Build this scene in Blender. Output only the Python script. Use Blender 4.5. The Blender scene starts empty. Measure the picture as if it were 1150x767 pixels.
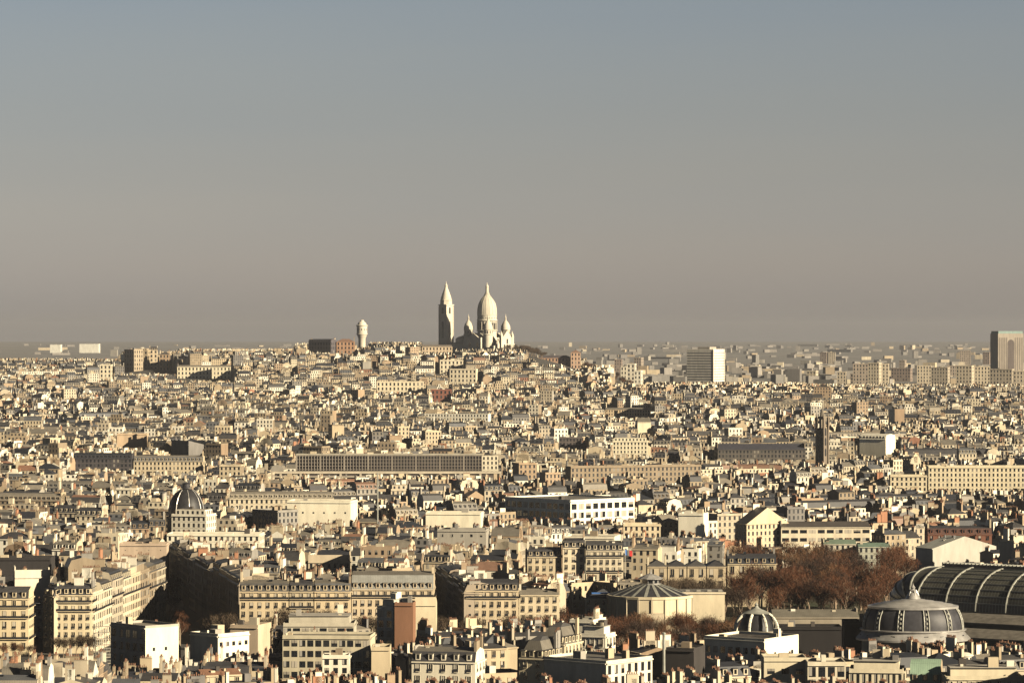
import bpy, math, random
import numpy as np
from mathutils import Vector
from mathutils.bvhtree import BVHTree

# ------------------------------------------------------------------ camera, sky, sun, exposure
SC = bpy.context.scene
COL = SC.collection
F = 4006.0                 # focal length in photo pixels (1150 wide)
CAMZ = 115.0
HV = 375.0                 # photo row of eye level
SUN_AZ = 58.0              # degrees to the right of straight behind the camera
SUN_EL = 21.0
cd = bpy.data.cameras.new('camera')
cam = bpy.data.objects.new('camera', cd)
COL.objects.link(cam)
cam.location = (0, 0, CAMZ)
cam.rotation_euler = (math.radians(90) - math.atan((383.5 - HV) / F), 0, 0)
cd.sensor_width = 36.0
cd.lens = F / 1150.0 * 36.0
cd.clip_start = 5.0
cd.clip_end = 80000.0
SC.camera = cam
world = bpy.data.worlds.new('World')
SC.world = world
world.use_nodes = True
wn, wl = world.node_tree.nodes, world.node_tree.links
wn.clear()
sky = wn.new('ShaderNodeTexSky')
sky.sky_type = 'NISHITA'
sky.sun_disc = False
sky.sun_elevation = math.radians(SUN_EL)
a = math.radians(SUN_AZ)
sun_vec = Vector((math.sin(a) * math.cos(math.radians(SUN_EL)), -math.cos(a) * math.cos(math.radians(SUN_EL)), math.sin(math.radians(SUN_EL))))
sky.sun_rotation = math.atan2(sun_vec.x, sun_vec.y)
sky.altitude = 100
sky.air_density = 1.0
sky.dust_density = 1.1
sky.ozone_density = 1.0
hs = wn.new('ShaderNodeHueSaturation')
hs.inputs['Saturation'].default_value = 0.6
hs.inputs['Value'].default_value = 1.21
bg = wn.new('ShaderNodeBackground')
bg.inputs['Strength'].default_value = 0.05
wo = wn.new('ShaderNodeOutputWorld')
wl.new(sky.outputs[0], hs.inputs['Color'])
tn = wn.new('ShaderNodeMix')
tn.data_type = 'RGBA'
tn.blend_type = 'MULTIPLY'
tn.inputs['Factor'].default_value = 1.0
tc = wn.new('ShaderNodeTexCoord')
sx = wn.new('ShaderNodeSeparateXYZ')
wl.new(tc.outputs['Generated'], sx.inputs[0])
zr = wn.new('ShaderNodeValToRGB')       # sky tint by height: bright low band, unseen zenith darkened to cut shadow fill
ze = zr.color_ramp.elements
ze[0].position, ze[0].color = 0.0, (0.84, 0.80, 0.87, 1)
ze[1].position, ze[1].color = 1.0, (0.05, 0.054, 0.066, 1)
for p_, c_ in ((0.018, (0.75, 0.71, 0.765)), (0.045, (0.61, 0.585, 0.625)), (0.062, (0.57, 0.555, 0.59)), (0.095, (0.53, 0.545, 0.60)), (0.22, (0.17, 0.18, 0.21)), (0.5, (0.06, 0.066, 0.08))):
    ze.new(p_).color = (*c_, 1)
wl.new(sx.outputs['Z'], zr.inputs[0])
mpg = wn.new('ShaderNodeMapping')
mpg.inputs['Scale'].default_value = (3, 3, 26)
wl.new(tc.outputs['Generated'], mpg.inputs[0])
wz = wn.new('ShaderNodeTexNoise')       # faint uneven veils of haze
wz.inputs['Scale'].default_value = 1.6
wz.inputs['Detail'].default_value = 6
wl.new(mpg.outputs[0], wz.inputs['Vector'])
wr = wn.new('ShaderNodeValToRGB')
wr.color_ramp.elements[0].position, wr.color_ramp.elements[0].color = 0.3, (1.0 * .95, .955, .98, 1)
wr.color_ramp.elements[1].position, wr.color_ramp.elements[1].color = 0.72, (1.0, 0.98, 0.97, 1)
wl.new(wz.outputs[0], wr.inputs[0])
t2 = wn.new('ShaderNodeMix')
t2.data_type = 'RGBA'
t2.blend_type = 'MULTIPLY'
t2.inputs['Factor'].default_value = 1.0
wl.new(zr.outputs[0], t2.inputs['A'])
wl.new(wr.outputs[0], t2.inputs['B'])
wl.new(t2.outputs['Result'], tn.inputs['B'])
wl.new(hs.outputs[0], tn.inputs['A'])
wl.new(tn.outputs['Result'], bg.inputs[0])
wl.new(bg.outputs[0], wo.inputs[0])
ld = bpy.data.lights.new('sun', 'SUN')
ld.energy = 5.0
ld.angle = math.radians(0.5)
ld.color = (1.0, 0.85, 0.61)
sun = bpy.data.objects.new('sun', ld)
COL.objects.link(sun)
sun.rotation_euler = (-sun_vec).to_track_quat('-Z', 'Y').to_euler()
SC.view_settings.view_transform = 'Standard'
SC.view_settings.look = 'None'
SC.view_settings.gamma = 1.0
SC.view_settings.exposure = 1.0
SC.cycles.max_bounces = 4
SC.cycles.diffuse_bounces = 0
SC.cycles.volume_bounces = 0

R = random.Random(7)
rad = math.radians


def X_at(u, Y): return (u - 575.0) / F * Y
def Z_at(v, Y): return CAMZ - (v - HV) / F * Y
def Y_for(v, Z): return (CAMZ - Z) * F / (v - HV)
def to_px(x, y, z): return 575.0 + x / y * F, HV + (CAMZ - z) / y * F


# ------------------------------------------------------------------ terrain height
def sm(t):
    t = 0.0 if t < 0 else 1.0 if t > 1 else t
    return t * t * (3 - 2 * t)


RIDGE = [(-900, 59), (-700, 61), (-560, 64), (-500, 77), (-400, 76), (-330, 77), (-280, 86), (-200, 92), (-110, 89), (-60, 92), (20, 92),
         (45, 86), (80, 76), (110, 66), (150, 54), (200, 42), (260, 36), (1200, 34)]


def ridge(X):
    for (x0, h0), (x1, h1) in zip(RIDGE, RIDGE[1:]):
        if X <= x1:
            return h0 + (h1 - h0) * max(0.0, (X - x0)) / (x1 - x0)
    return RIDGE[-1][1]


def ground(x, y):
    base = 27.0 * sm((y - 1750) / 2300.0)
    if y > 4000:
        base += 8.0 * sm((y - 4000) / 1500.0)
    hill = max(0.0, ridge(x * 4750.0 / max(y, 3000.0)) - 34.0)
    k = sm((y - 3900) / 780.0) * (1 - sm((y - 4850) / 700.0))
    z = base + hill * k
    if y > 8000:
        z += 12.0 * sm((y - 8000) / 13000.0)
    return z


# ------------------------------------------------------------------ materials
def new_mat(name):
    m = bpy.data.materials.new(name)
    m.use_nodes = True
    nt = m.node_tree
    return m, nt.nodes, nt.links, nt.nodes['Principled BSDF']


def mth(N, L, op, a, b=None, c=None):
    n = N.new('ShaderNodeMath')
    n.operation = op
    for i, v in enumerate((a, b, c)):
        if v is None:
            continue
        if isinstance(v, (int, float)):
            n.inputs[i].default_value = v
        else:
            L.new(v, n.inputs[i])
    return n.outputs[0]


def tinted(name, rough=0.8, noise_scale=0.35, amount=0.35, windows=False, streak=False, seams=False, spec=0.3):
    """Base colour from the mesh's own paint attribute, broken by dirt; windows drawn per bay from the wall's metre coordinates."""
    m, N, L, P = new_mat(name)
    P.inputs['Roughness'].default_value = rough
    P.inputs['Specular IOR Level'].default_value = spec
    at = N.new('ShaderNodeAttribute')
    at.attribute_name = 'tint'
    geo = N.new('ShaderNodeNewGeometry')
    nz = N.new('ShaderNodeTexNoise')
    nz.inputs['Scale'].default_value = noise_scale
    nz.inputs['Detail'].default_value = 5
    nz.inputs['Roughness'].default_value = 0.65
    if streak:
        mp = N.new('ShaderNodeMapping')
        mp.inputs['Scale'].default_value = (1, 1, 0.25)
        L.new(geo.outputs['Position'], mp.inputs[0])
        L.new(mp.outputs[0], nz.inputs['Vector'])
    else:
        L.new(geo.outputs['Position'], nz.inputs['Vector'])
    k = mth(N, L, 'MULTIPLY_ADD', nz.outputs[0], amount * 2.0, 1.0 - amount)
    mx = N.new('ShaderNodeMix')
    mx.data_type = 'RGBA'
    mx.blend_type = 'MULTIPLY'
    mx.inputs['Factor'].default_value = 1.0
    L.new(at.outputs['Color'], mx.inputs['A'])
    cmb = N.new('ShaderNodeCombineColor')
    for i in range(3):
        L.new(k, cmb.inputs[i])
    L.new(cmb.outputs[0], mx.inputs['B'])
    colour = mx.outputs['Result']
    uv = N.new('ShaderNodeUVMap')
    uv.uv_map = 'metres'
    sp = N.new('ShaderNodeSeparateXYZ')
    L.new(uv.outputs[0], sp.inputs[0])
    if seams:
        fr = mth(N, L, 'FRACT', mth(N, L, 'DIVIDE', sp.outputs[0], 0.62))
        s = mth(N, L, 'GREATER_THAN', fr, 0.88)
        mz = N.new('ShaderNodeMix')
        mz.data_type = 'RGBA'
        mz.inputs['B'].default_value = (0.05, 0.05, 0.05, 1)
        L.new(mth(N, L, 'MULTIPLY', s, 0.45), mz.inputs['Factor'])
        L.new(colour, mz.inputs['A'])
        colour = mz.outputs['Result']
    if windows:
        us = mth(N, L, 'DIVIDE', sp.outputs[0], 2.7)
        vs = mth(N, L, 'DIVIDE', sp.outputs[1], 3.15)
        fu, fv = mth(N, L, 'FRACT', us), mth(N, L, 'FRACT', vs)
        inu = mth(N, L, 'COMPARE', fu, 0.5, 0.22)
        inv = mth(N, L, 'COMPARE', fv, 0.5, 0.31)
        inside = mth(N, L, 'MULTIPLY', inu, inv)
        fl = N.new('ShaderNodeCombineXYZ')
        L.new(mth(N, L, 'FLOOR', us), fl.inputs[0])
        L.new(mth(N, L, 'FLOOR', vs), fl.inputs[1])
        wnz = N.new('ShaderNodeTexWhiteNoise')
        wnz.noise_dimensions = '3D'
        L.new(fl.outputs[0], wnz.inputs[0])
        ramp = N.new('ShaderNodeValToRGB')
        ramp.color_ramp.interpolation = 'CONSTANT'
        e = ramp.color_ramp.elements
        e[0].color = (0.012, 0.014, 0.018, 1)
        e[1].position = 0.62
        e[1].color = (0.045, 0.045, 0.045, 1)
        e.new(0.84).color = (0.22, 0.20, 0.17, 1)
        L.new(wnz.outputs[0], ramp.inputs[0])
        # a ledge shadow gap and railing line every storey
        led = mth(N, L, 'LESS_THAN', fv, 0.07)
        m2 = N.new('ShaderNodeMix')
        m2.data_type = 'RGBA'
        m2.inputs['B'].default_value = (0.13, 0.11, 0.09, 1)
        L.new(mth(N, L, 'MULTIPLY', led, 0.55), m2.inputs['Factor'])
        L.new(colour, m2.inputs['A'])
        m3 = N.new('ShaderNodeMix')
        m3.data_type = 'RGBA'
        L.new(inside, m3.inputs['Factor'])
        L.new(m2.outputs['Result'], m3.inputs['A'])
        L.new(ramp.outputs[0], m3.inputs['B'])
        colour = m3.outputs['Result']
        L.new(mth(N, L, 'MULTIPLY_ADD', inside, -0.45, rough), P.inputs['Roughness'])
    L.new(colour, P.inputs['Base Color'])
    return m


def plain(name, col, rough=0.8, metal=0.0, noise=0.3, scale=0.6, spec=0.3, col2=None):
    m, N, L, P = new_mat(name)
    P.inputs['Roughness'].default_value = rough
    P.inputs['Metallic'].default_value = metal
    P.inputs['Specular IOR Level'].default_value = spec
    geo = N.new('ShaderNodeNewGeometry')
    nz = N.new('ShaderNodeTexNoise')
    nz.inputs['Scale'].default_value = scale
    nz.inputs['Detail'].default_value = 6
    L.new(geo.outputs['Position'], nz.inputs['Vector'])
    r = N.new('ShaderNodeValToRGB')
    c2 = col2 or [c * (1 - noise) for c in col]
    r.color_ramp.elements[0].position = 0.35
    r.color_ramp.elements[1].position = 0.65
    r.color_ramp.elements[0].color = (*c2, 1)
    r.color_ramp.elements[1].color = (*col, 1)
    L.new(nz.outputs[0], r.inputs[0])
    L.new(r.outputs[0], P.inputs['Base Color'])
    return m


WALLW, WALL, ROOF, GLASS, DARK, POT, WHITE, STONE, ZINC, TRUNK, TWIG, TWIGB, SLATEB, GREENM, BRICK, IRON, REDM, BLUEM, VAULT, SEAM, TWIGC, TWIGD = range(22)
MATS = [
    tinted('facade_with_windows', 0.85, 0.25, 0.36, windows=True, streak=True),
    tinted('rendered_wall', 0.9, 0.22, 0.46, streak=True),
    tinted('roof_covering', 0.5, 0.3, 0.5, seams=True, spec=0.4),
    plain('window_glass', (0.018, 0.021, 0.026), 0.12, 0, 0.5, 0.3, 0.6),
    plain('dark_metal', (0.03, 0.03, 0.033), 0.5),
    plain('terracotta', (0.26, 0.14, 0.09), 0.9, 0, 0.4, 1.5),
    plain('white_render', (0.72, 0.68, 0.56), 0.9, 0, 0.14, 0.15),
    plain('travertine', (0.64, 0.585, 0.475), 0.85, 0, 0.16, 0.12),
    plain('zinc_sheet', (0.46, 0.445, 0.42), 0.34, 0.3, 0.35, 0.3),
    plain('bark', (0.33, 0.25, 0.18), 0.95, 0, 0.5, 1.5),
    plain('russet_twigs', (0.125, 0.050, 0.022), 0.95, 0, 0.55, 0.08, col2=(0.06, 0.026, 0.014)),
    plain('grey_brown_twigs', (0.10, 0.070, 0.045), 0.95, 0, 0.5, 0.1),
    plain('slate', (0.05, 0.05, 0.058), 0.5, 0, 0.4, 0.5),
    plain('copper_green', (0.20, 0.42, 0.27), 0.7, 0, 0.3, 0.4),
    plain('brick', (0.36, 0.17, 0.085), 0.9, 0, 0.3, 0.8),
    plain('painted_iron', (0.33, 0.33, 0.29), 0.55, 0.1, 0.3, 0.5),
    plain('red_cloth', (0.45, 0.03, 0.03), 0.8),
    plain('blue_sheet', (0.06, 0.18, 0.50), 0.6),
    plain('dusty_glazing', (0.085, 0.083, 0.066), 0.42, 0, 0.55, 0.12, 0.5),
    plain('ribbed_grey_roof', (0.19, 0.172, 0.145), 0.6, 0, 0.4, 0.5),
    plain('tan_twigs', (0.18, 0.095, 0.048), 0.95, 0, 0.5, 0.1),
    plain('dark_twigs', (0.055, 0.032, 0.022), 0.95, 0, 0.5, 0.1),
]


# ------------------------------------------------------------------ mesh builder
class MB:
    def __init__(s):
        s.v, s.n, s.m, s.t, s.uv = [], [], [], [], []
        s.tr = None
        s.us = 1.0

    def at(s, x, y, z, ang):
        s.tr = (x, y, z, math.cos(ang), math.sin(ang))
        return s

    def poly(s, pts, mat, tint=(1, 1, 1), uvs=None):
        if s.tr:
            ox, oy, oz, c, si = s.tr
            s.v.extend([(ox + p[0] * c - p[1] * si, oy + p[0] * si + p[1] * c, oz + p[2]) for p in pts])
        else:
            s.v.extend(pts)
        s.n.append(len(pts))
        s.m.append(mat)
        s.t.append(tint)
        if uvs is None:
            p0, p1 = pts[0], pts[1]
            dx, dy, dz = p1[0] - p0[0], p1[1] - p0[1], p1[2] - p0[2]
            l = math.sqrt(dx * dx + dy * dy + dz * dz) or 1.0
            dx, dy, dz = dx / l, dy / l, dz / l
            uvs = [((p[0] - p0[0]) * dx + (p[1] - p0[1]) * dy + (p[2] - p0[2]) * dz, p[2]) for p in pts]
        s.uv.extend(uvs)

    def wall(s, x0, y0, x1, y1, z0, z1, mat, tint):
        """A vertical quad; bays are centred by its uv."""
        l = math.hypot(x1 - x0, y1 - y0)
        nb = max(1, round(l / 2.7))
        k = nb * 2.7
        if s.us != 1.0:      # wider bays and taller storeys
            nb = max(1, round(l * s.us / 2.7))
            k = nb * 2.7
        s.poly([(x0, y0, z0), (x1, y1, z0), (x1, y1, z1), (x0, y0, z1)], mat, tint,
               [(0, (z0 - z1) * s.us + 31.5), (k, (z0 - z1) * s.us + 31.5), (k, 31.5), (0, 31.5)])

    def box(s, x0, x1, y0, y1, z0, z1, mat, tint=(1, 1, 1), top=None, ttint=None, bottom=False):
        if isinstance(mat, int):
            mat = (mat,) * 4
        s.wall(x0, y0, x1, y0, z0, z1, mat[0], tint)
        s.wall(x1, y0, x1, y1, z0, z1, mat[1], tint)
        s.wall(x1, y1, x0, y1, z0, z1, mat[2], tint)
        s.wall(x0, y1, x0, y0, z0, z1, mat[3], tint)
        s.poly([(x0, y0, z1), (x1, y0, z1), (x1, y1, z1), (x0, y1, z1)], mat[0] if top is None else top, ttint or tint)
        if bottom:
            s.poly([(x0, y1, z0), (x1, y1, z0), (x1, y0, z0), (x0, y0, z0)], mat[0], tint)

    def tube(s, p, q, r0, r1, mat, n=6, tint=(1, 1, 1)):
        p, q = Vector(p), Vector(q)
        d = (q - p).normalized()
        a = d.orthogonal().normalized()
        b = d.cross(a)
        ring = [[(c + (a * math.cos(t) + b * math.sin(t)) * r)[:] for t in [2 * math.pi * i / n for i in range(n)]] for c, r in ((p, r0), (q, r1))]
        for i in range(n):
            j = (i + 1) % n
            s.poly([ring[0][i], ring[0][j], ring[1][j], ring[1][i]], mat, tint)
        s.poly(ring[1], mat, tint)

    def lathe(s, prof, cx, cy, mat, n=24, ph=0.0, tint=(1, 1, 1), sx=1.0, sy=1.0):
        ts = [ph + 2 * math.pi * i / n for i in range(n)]
        for (r0, z0), (r1, z1) in zip(prof, prof[1:]):
            for i in range(n):
                a0, a1 = ts[i], ts[(i + 1) % n]
                p = [(cx + sx * r0 * math.cos(a0), cy + sy * r0 * math.sin(a0), z0), (cx + sx * r0 * math.cos(a1), cy + sy * r0 * math.sin(a1), z0),
                     (cx + sx * r1 * math.cos(a1), cy + sy * r1 * math.sin(a1), z1), (cx + sx * r1 * math.cos(a0), cy + sy * r1 * math.sin(a0), z1)]
                if r1 < 1e-4:
                    p = p[:3]
                elif r0 < 1e-4:
                    p = [p[0], p[2], p[3]]
                s.poly(p, mat, tint)

    def mesh(s, name, smooth=False):
        me = bpy.data.meshes.new(name)
        nv, nf = len(s.v), len(s.n)
        ls = np.array(s.n, dtype=np.int32)
        me.vertices.add(nv)
        me.vertices.foreach_set('co', np.array(s.v, dtype=np.float32).ravel())
        me.loops.add(nv)
        me.loops.foreach_set('vertex_index', np.arange(nv, dtype=np.int32))
        me.polygons.add(nf)
        st = np.zeros(nf, dtype=np.int32)
        st[1:] = np.cumsum(ls)[:-1]
        me.polygons.foreach_set('loop_start', st)
        me.polygons.foreach_set('loop_total', ls)
        used = sorted(set(s.m))
        for u in used:
            me.materials.append(MATS[u])
        lut = np.zeros(len(MATS), dtype=np.int32)
        for i, u in enumerate(used):
            lut[u] = i
        me.polygons.foreach_set('material_index', lut[np.array(s.m, dtype=np.int32)])
        uvl = me.uv_layers.new(name='metres')
        uvl.data.foreach_set('uv', np.array(s.uv, dtype=np.float32).ravel())
        at = me.attributes.new('tint', 'FLOAT_COLOR', 'FACE')
        t = np.ones((nf, 4), dtype=np.float32)
        t[:, :3] = np.array(s.t, dtype=np.float32)
        at.data.foreach_set('color', t.ravel())
        me.update(calc_edges=True)
        if smooth:
            weld(me)
        return me


def weld(me):
    import bmesh
    bm = bmesh.new()
    bm.from_mesh(me)
    bmesh.ops.remove_doubles(bm, verts=bm.verts, dist=0.002)
    for f in bm.faces:
        f.smooth = True
    for e in bm.edges:
        if len(e.link_faces) == 2 and e.calc_face_angle(0) > rad(38):
            e.smooth = False
    bm.to_mesh(me)
    bm.free()


def link(name, data, parent=None, loc=(0, 0, 0), rot=0.0):
    o = bpy.data.objects.new(name, data)
    COL.objects.link(o)
    o.location = loc
    if rot:
        o.rotation_euler = (0, 0, rot)
    if parent is not None:
        o.parent = parent
    return o


def tag(o, label=None, cat=None, group=None, kind=None):
    for k, v in (('label', label), ('category', cat), ('group', group), ('kind', kind)):
        if v:
            o[k] = v
    return o


def root(name, loc, rot, label, cat, group=None):
    return tag(link(name, None, None, loc, rot), label, cat, group)


# ------------------------------------------------------------------ colours
CREAMS = [(.46, .375, .255), (.53, .445, .31), (.35, .28, .19), (.60, .525, .385), (.27, .215, .15), (.44, .38, .285)]
WHITES = [(.74, .68, .54), (.70, .65, .53), (.78, .74, .62)]
GREYS = [(.25, .235, .21), (.18, .17, .16), (.34, .315, .27)]
TANS = [(.34, .25, .165), (.27, .195, .13), (.40, .30, .205)]
BRICKS = [(.34, .17, .10), (.28, .14, .09)]
ZINCS = [(.105, .108, .115), (.16, .145, .12), (.075, .072, .07), (.23, .205, .165), (.05, .048, .048)]
SLATES = [(.032, .034, .042), (.048, .047, .05), (.022, .025, .032)]
GRAVELS = [(.26, .23, .18), (.17, .155, .13), (.36, .32, .25)]
TILES = [(.26, .14, .09), (.22, .13, .09)]
DARKS = [(.04, .035, .032), (.08, .07, .062)]
NAME_OF = {}
for k, v in (('cream', CREAMS), ('white', WHITES), ('grey', GREYS), ('tan', TANS), ('brick', BRICKS)):
    for c in v:
        NAME_OF[c] = k


def pick_wall(r):
    q = r.random()
    return r.choice(CREAMS if q < .56 else WHITES if q < .80 else GREYS if q < .89 else TANS if q < .99 else BRICKS)


def pick_roof(r):
    q = r.random()
    return r.choice(ZINCS if q < .58 else SLATES if q < .86 else TILES if q < .90 else GRAVELS)


# ------------------------------------------------------------------ windows (shared meshes)
_win = {}


WR = random.Random(99)


def window_mesh(ww, wh, frame=True, tint=(.55, .5, .4), look=0):
    key = (round(ww, 2), round(wh, 2), frame, tint, look)
    if key not in _win:
        b = MB()
        b.poly([(-ww / 2, -.05, 0), (ww / 2, -.05, 0), (ww / 2, -.05, wh), (-ww / 2, -.05, wh)], GLASS)
        if look == 1:      # pale curtain behind half of it
            b.poly([(-ww / 2, -.06, wh * .1), (-ww * .05, -.06, wh * .1), (-ww * .05, -.06, wh), (-ww / 2, -.06, wh)], WALL, (.34, .32, .28))
        elif look == 2:    # shutters folded shut
            b.poly([(-ww / 2, -.07, 0), (ww / 2, -.07, 0), (ww / 2, -.07, wh), (-ww / 2, -.07, wh)], WALL, (.42, .38, .31))
        elif look == 3:    # blind half down
            b.poly([(-ww / 2, -.06, wh * .55), (ww / 2, -.06, wh * .55), (ww / 2, -.06, wh), (-ww / 2, -.06, wh)], WALL, (.30, .27, .22))
        if frame:
            f = .13
            b.box(-ww / 2 - f, -ww / 2, -.16, 0, -.1, wh + f, WALL, tint)
            b.box(ww / 2, ww / 2 + f, -.16, 0, -.1, wh + f, WALL, tint)
            b.box(-ww / 2, ww / 2, -.18, 0, wh, wh + f, WALL, tint)
            b.box(-ww / 2 - .1, ww / 2 + .1, -.30, 0, -.22, -.1, WALL, tint)
            b.box(-ww / 2, ww / 2, -.28, -.22, 0, .8, DARK)
            b.box(-.05, .05, -.08, -.05, 0.0, wh, WALL, tint)
        else:
            b.box(-.04, .04, -.10, -.05, 0, wh, DARK)
        _win[key] = b.mesh('window')
    return _win[key]


_dorm = {}


def dormer_mesh(wt, rt):
    key = (wt, rt)
    if key not in _dorm:
        b = MB()
        b.box(-.7, .7, -.15, 2.0, 0, 1.8, WALL, wt, top=ROOF, ttint=rt)
        b.box(-.85, .85, -.3, 1.7, 1.8, 2.0, ROOF, rt)
        b.poly([(-.42, -.17, .3), (.42, -.17, .3), (.42, -.17, 1.6), (-.42, -.17, 1.6)], GLASS)
        _dorm[key] = b.mesh('dormer')
    return _dorm[key]


# ------------------------------------------------------------------ houses
def chimney(b, x, y, ln, z0, z1, tint, pots, along_y=True, r=R):
    hw = 0.38
    if along_y:
        b.box(x - hw, x + hw, y - ln / 2, y + ln / 2, z0, z1, WALL, tint)
        b.box(x - hw - .08, x + hw + .08, y - ln / 2 - .08, y + ln / 2 + .08, z1, z1 + .15, WALL, [c * .8 for c in tint])
    else:
        b.box(x - ln / 2, x + ln / 2, y - hw, y + hw, z0, z1, WALL, tint)
        b.box(x - ln / 2 - .08, x + ln / 2 + .08, y - hw - .08, y + hw + .08, z1, z1 + .15, WALL, [c * .8 for c in tint])
    if pots:
        n = max(1, int(ln / .55))
        for i in range(n):
            t = (i + .5) / n * ln - ln / 2
            cx, cy = (x, y + t) if along_y else (x + t, y)
            hh = r.choice((.5, .6, .9))
            b.box(cx - .13, cx + .13, cy - .13, cy + .13, z1 + .15, z1 + .15 + hh, POT)


def roof_top(P):
    """highest z of the roof above the cornice"""
    return {'mansard': 3.9, 'mansard2': 6.2, 'flat': 1.0, 'gable': P['d'] * .3, 'terrace': 3.2, 'hip': min(P['w'], P['d']) * .28, 'shed': P['d'] * .22, 'zinc': P['d'] * .14}[P['roof']]


def build_house(P, get, lod):
    """lod 0: with window objects, 1: near, 2: middle distance, 3: far. get(part) gives the builder of that part."""
    r = random.Random(P['seed'])
    w, d, h = P['w'] / 2 - .02, P['d'] / 2 - .02, P['h']
    wt, rt = P['wt'], P['rt']
    st = P.get('side') or wt
    win = P['win']
    b = get('wall')
    b.us = P.get('us', 1.0)
    zb = -P.get('sink', 5.0)
    mw = [WALLW if (win[i] and lod > 0) else WALL for i in range(4)]
    rf = P['roof']
    b.wall(-w, -d, w, -d, zb, h, mw[0], wt)
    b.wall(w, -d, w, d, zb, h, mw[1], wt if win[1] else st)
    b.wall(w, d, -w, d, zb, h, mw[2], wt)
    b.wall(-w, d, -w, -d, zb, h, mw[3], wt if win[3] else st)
    if lod <= 1:
        c = [min(.85, k * 1.08) for k in wt]
        b.box(-w, w, -d - .45, -d, h - .35, h, WALL, c, bottom=True)
        if win[1]:
            b.box(w, w + .45, -d, d, h - .35, h, WALL, c, bottom=True)
    b.us = 1.0
    g = get('roof')
    top = h
    if rf in ('mansard', 'mansard2'):
        k = 1.0 if rf == 'mansard' else 1.75
        i1 = 1.25 * k
        prof = [(-d - .1, h), (-d + i1, h + 2.9 * k), (-.4, h + 3.9 if k == 1 else h + 6.2), (.4, h + 3.9 if k == 1 else h + 6.2), (d - i1, h + 2.9 * k), (d + .1, h)]
        endin = i1 if P.get('hipends') else 0.0
        sl = P.get('slope') or rt
        if endin:
            q = [(-w, -d), (w, -d), (w, d), (-w, d)]
            q2 = [(-w + endin, -d + i1), (w - endin, -d + i1), (w - endin, d - i1), (-w + endin, d - i1)]
            z2 = h + 2.9 * k
            for i in range(4):
                j = (i + 1) % 4
                g.poly([(*q[i], h), (*q[j], h), (*q2[j], z2), (*q2[i], z2)], ROOF, sl)
            z3 = z2 + 1.0
            q3 = [(x * .5, y * .2) for x, y in q2]
            for i in range(4):
                j = (i + 1) % 4
                g.poly([(*q2[i], z2), (*q2[j], z2), (*q3[j], z3), (*q3[i], z3)], ROOF, rt)
            g.poly([(*p, z3) for p in q3], ROOF, rt)
        else:
            for i, ((y0, z0), (y1, z1)) in enumerate(zip(prof, prof[1:])):
                steep = i in (0, 4)
                t = sl if steep else rt
                mat = WALLW if (steep and lod >= 2 and r.random() < .7) else ROOF
                if mat == WALLW:
                    g.poly([(-w, y0, z0), (w, y0, z0), (w, y1, z1), (-w, y1, z1)], WALLW, t,
                           [(0, 0), (round(2 * w / 2.7) * 2.7, 0), (round(2 * w / 2.7) * 2.7, 3.1), (0, 3.1)])
                elif i < 2:
                    g.poly([(-w, y0, z0), (w, y0, z0), (w, y1, z1), (-w, y1, z1)], mat, t)
                else:
                    g.poly([(w, y1, z1), (-w, y1, z1), (-w, y0, z0), (w, y0, z0)][::1], mat, t)
            b.poly([(w, y, z) for y, z in prof], WALL, st)
            b.poly([(-w, y, z) for y, z in reversed(prof)], WALL, st)
        top = prof[2][1]
    elif rf == 'zinc' or rf == 'gable':
        z2 = h + (d * .28 if rf == 'zinc' else d * .6)
        e = .3
        g.poly([(-w, -d - e, h - .05), (w, -d - e, h - .05), (w, 0, z2), (-w, 0, z2)], ROOF, rt)
        g.poly([(w, d + e, h - .05), (-w, d + e, h - .05), (-w, 0, z2), (w, 0, z2)], ROOF, rt)
        b.poly([(w, -d, h), (w, d, h), (w, 0, z2)], WALL, st)
        b.poly([(-w, d, h), (-w, -d, h), (-w, 0, z2)], WALL, st)
        top = z2
    elif rf == 'shed':
        z2 = h + 2 * d * .22
        if r.random() < .5:
            g.poly([(-w, -d - .2, h), (w, -d - .2, h), (w, d, z2), (-w, d, z2)], ROOF, rt)
            b.poly([(w, -d, h), (w, d, h), (w, d, z2)], WALL, st)
            b.poly([(-w, d, h), (-w, -d, h), (-w, d, z2)], WALL, st)
            b.wall(w, d, -w, d, h, z2, WALL, st)
        else:
            g.poly([(-w, -d, z2), (w, -d, z2), (w, d + .2, h), (-w, d + .2, h)], ROOF, rt)
            b.poly([(w, -d, h), (w, d, h), (w, -d, z2)], WALL, st)
            b.poly([(-w, d, h), (-w, -d, h), (-w, -d, z2)], WALL, st)
            b.wall(-w, -d, w, -d, h, z2, WALL, st)
        top = z2
    elif rf == 'hip':
        z2 = h + min(w, d) * .56
        rx, ry = max(0.3, w - d), max(0.3, d - w)
        q = [(-w - .3, -d - .3), (w + .3, -d - .3), (w + .3, d + .3), (-w - .3, d + .3)]
        q2 = [(-rx, -ry), (rx, -ry), (rx, ry), (-rx, ry)]
        for i in range(4):
            j = (i + 1) % 4
            g.poly([(*q[i], h), (*q[j], h), (*q2[j], z2), (*q2[i], z2)], ROOF, rt)
        g.poly([(*p, z2) for p in q2], ROOF, rt)
        top = z2
    else:
        g.poly([(-w, -d, h - .02), (w, -d, h - .02), (w, d, h - .02), (-w, d, h - .02)], ROOF, rt)
        if lod <= 2:
            t = .25
            b.box(-w, w, -d, -d + t, h, h + .8, WALL, wt)
            b.box(-w, w, d - t, d, h, h + .8, WALL, wt)
            b.box(-w, -w + t, -d + t, d - t, h, h + .8, WALL, wt)
            b.box(w - t, w, -d + t, d - t, h, h + .8, WALL, wt)
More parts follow.
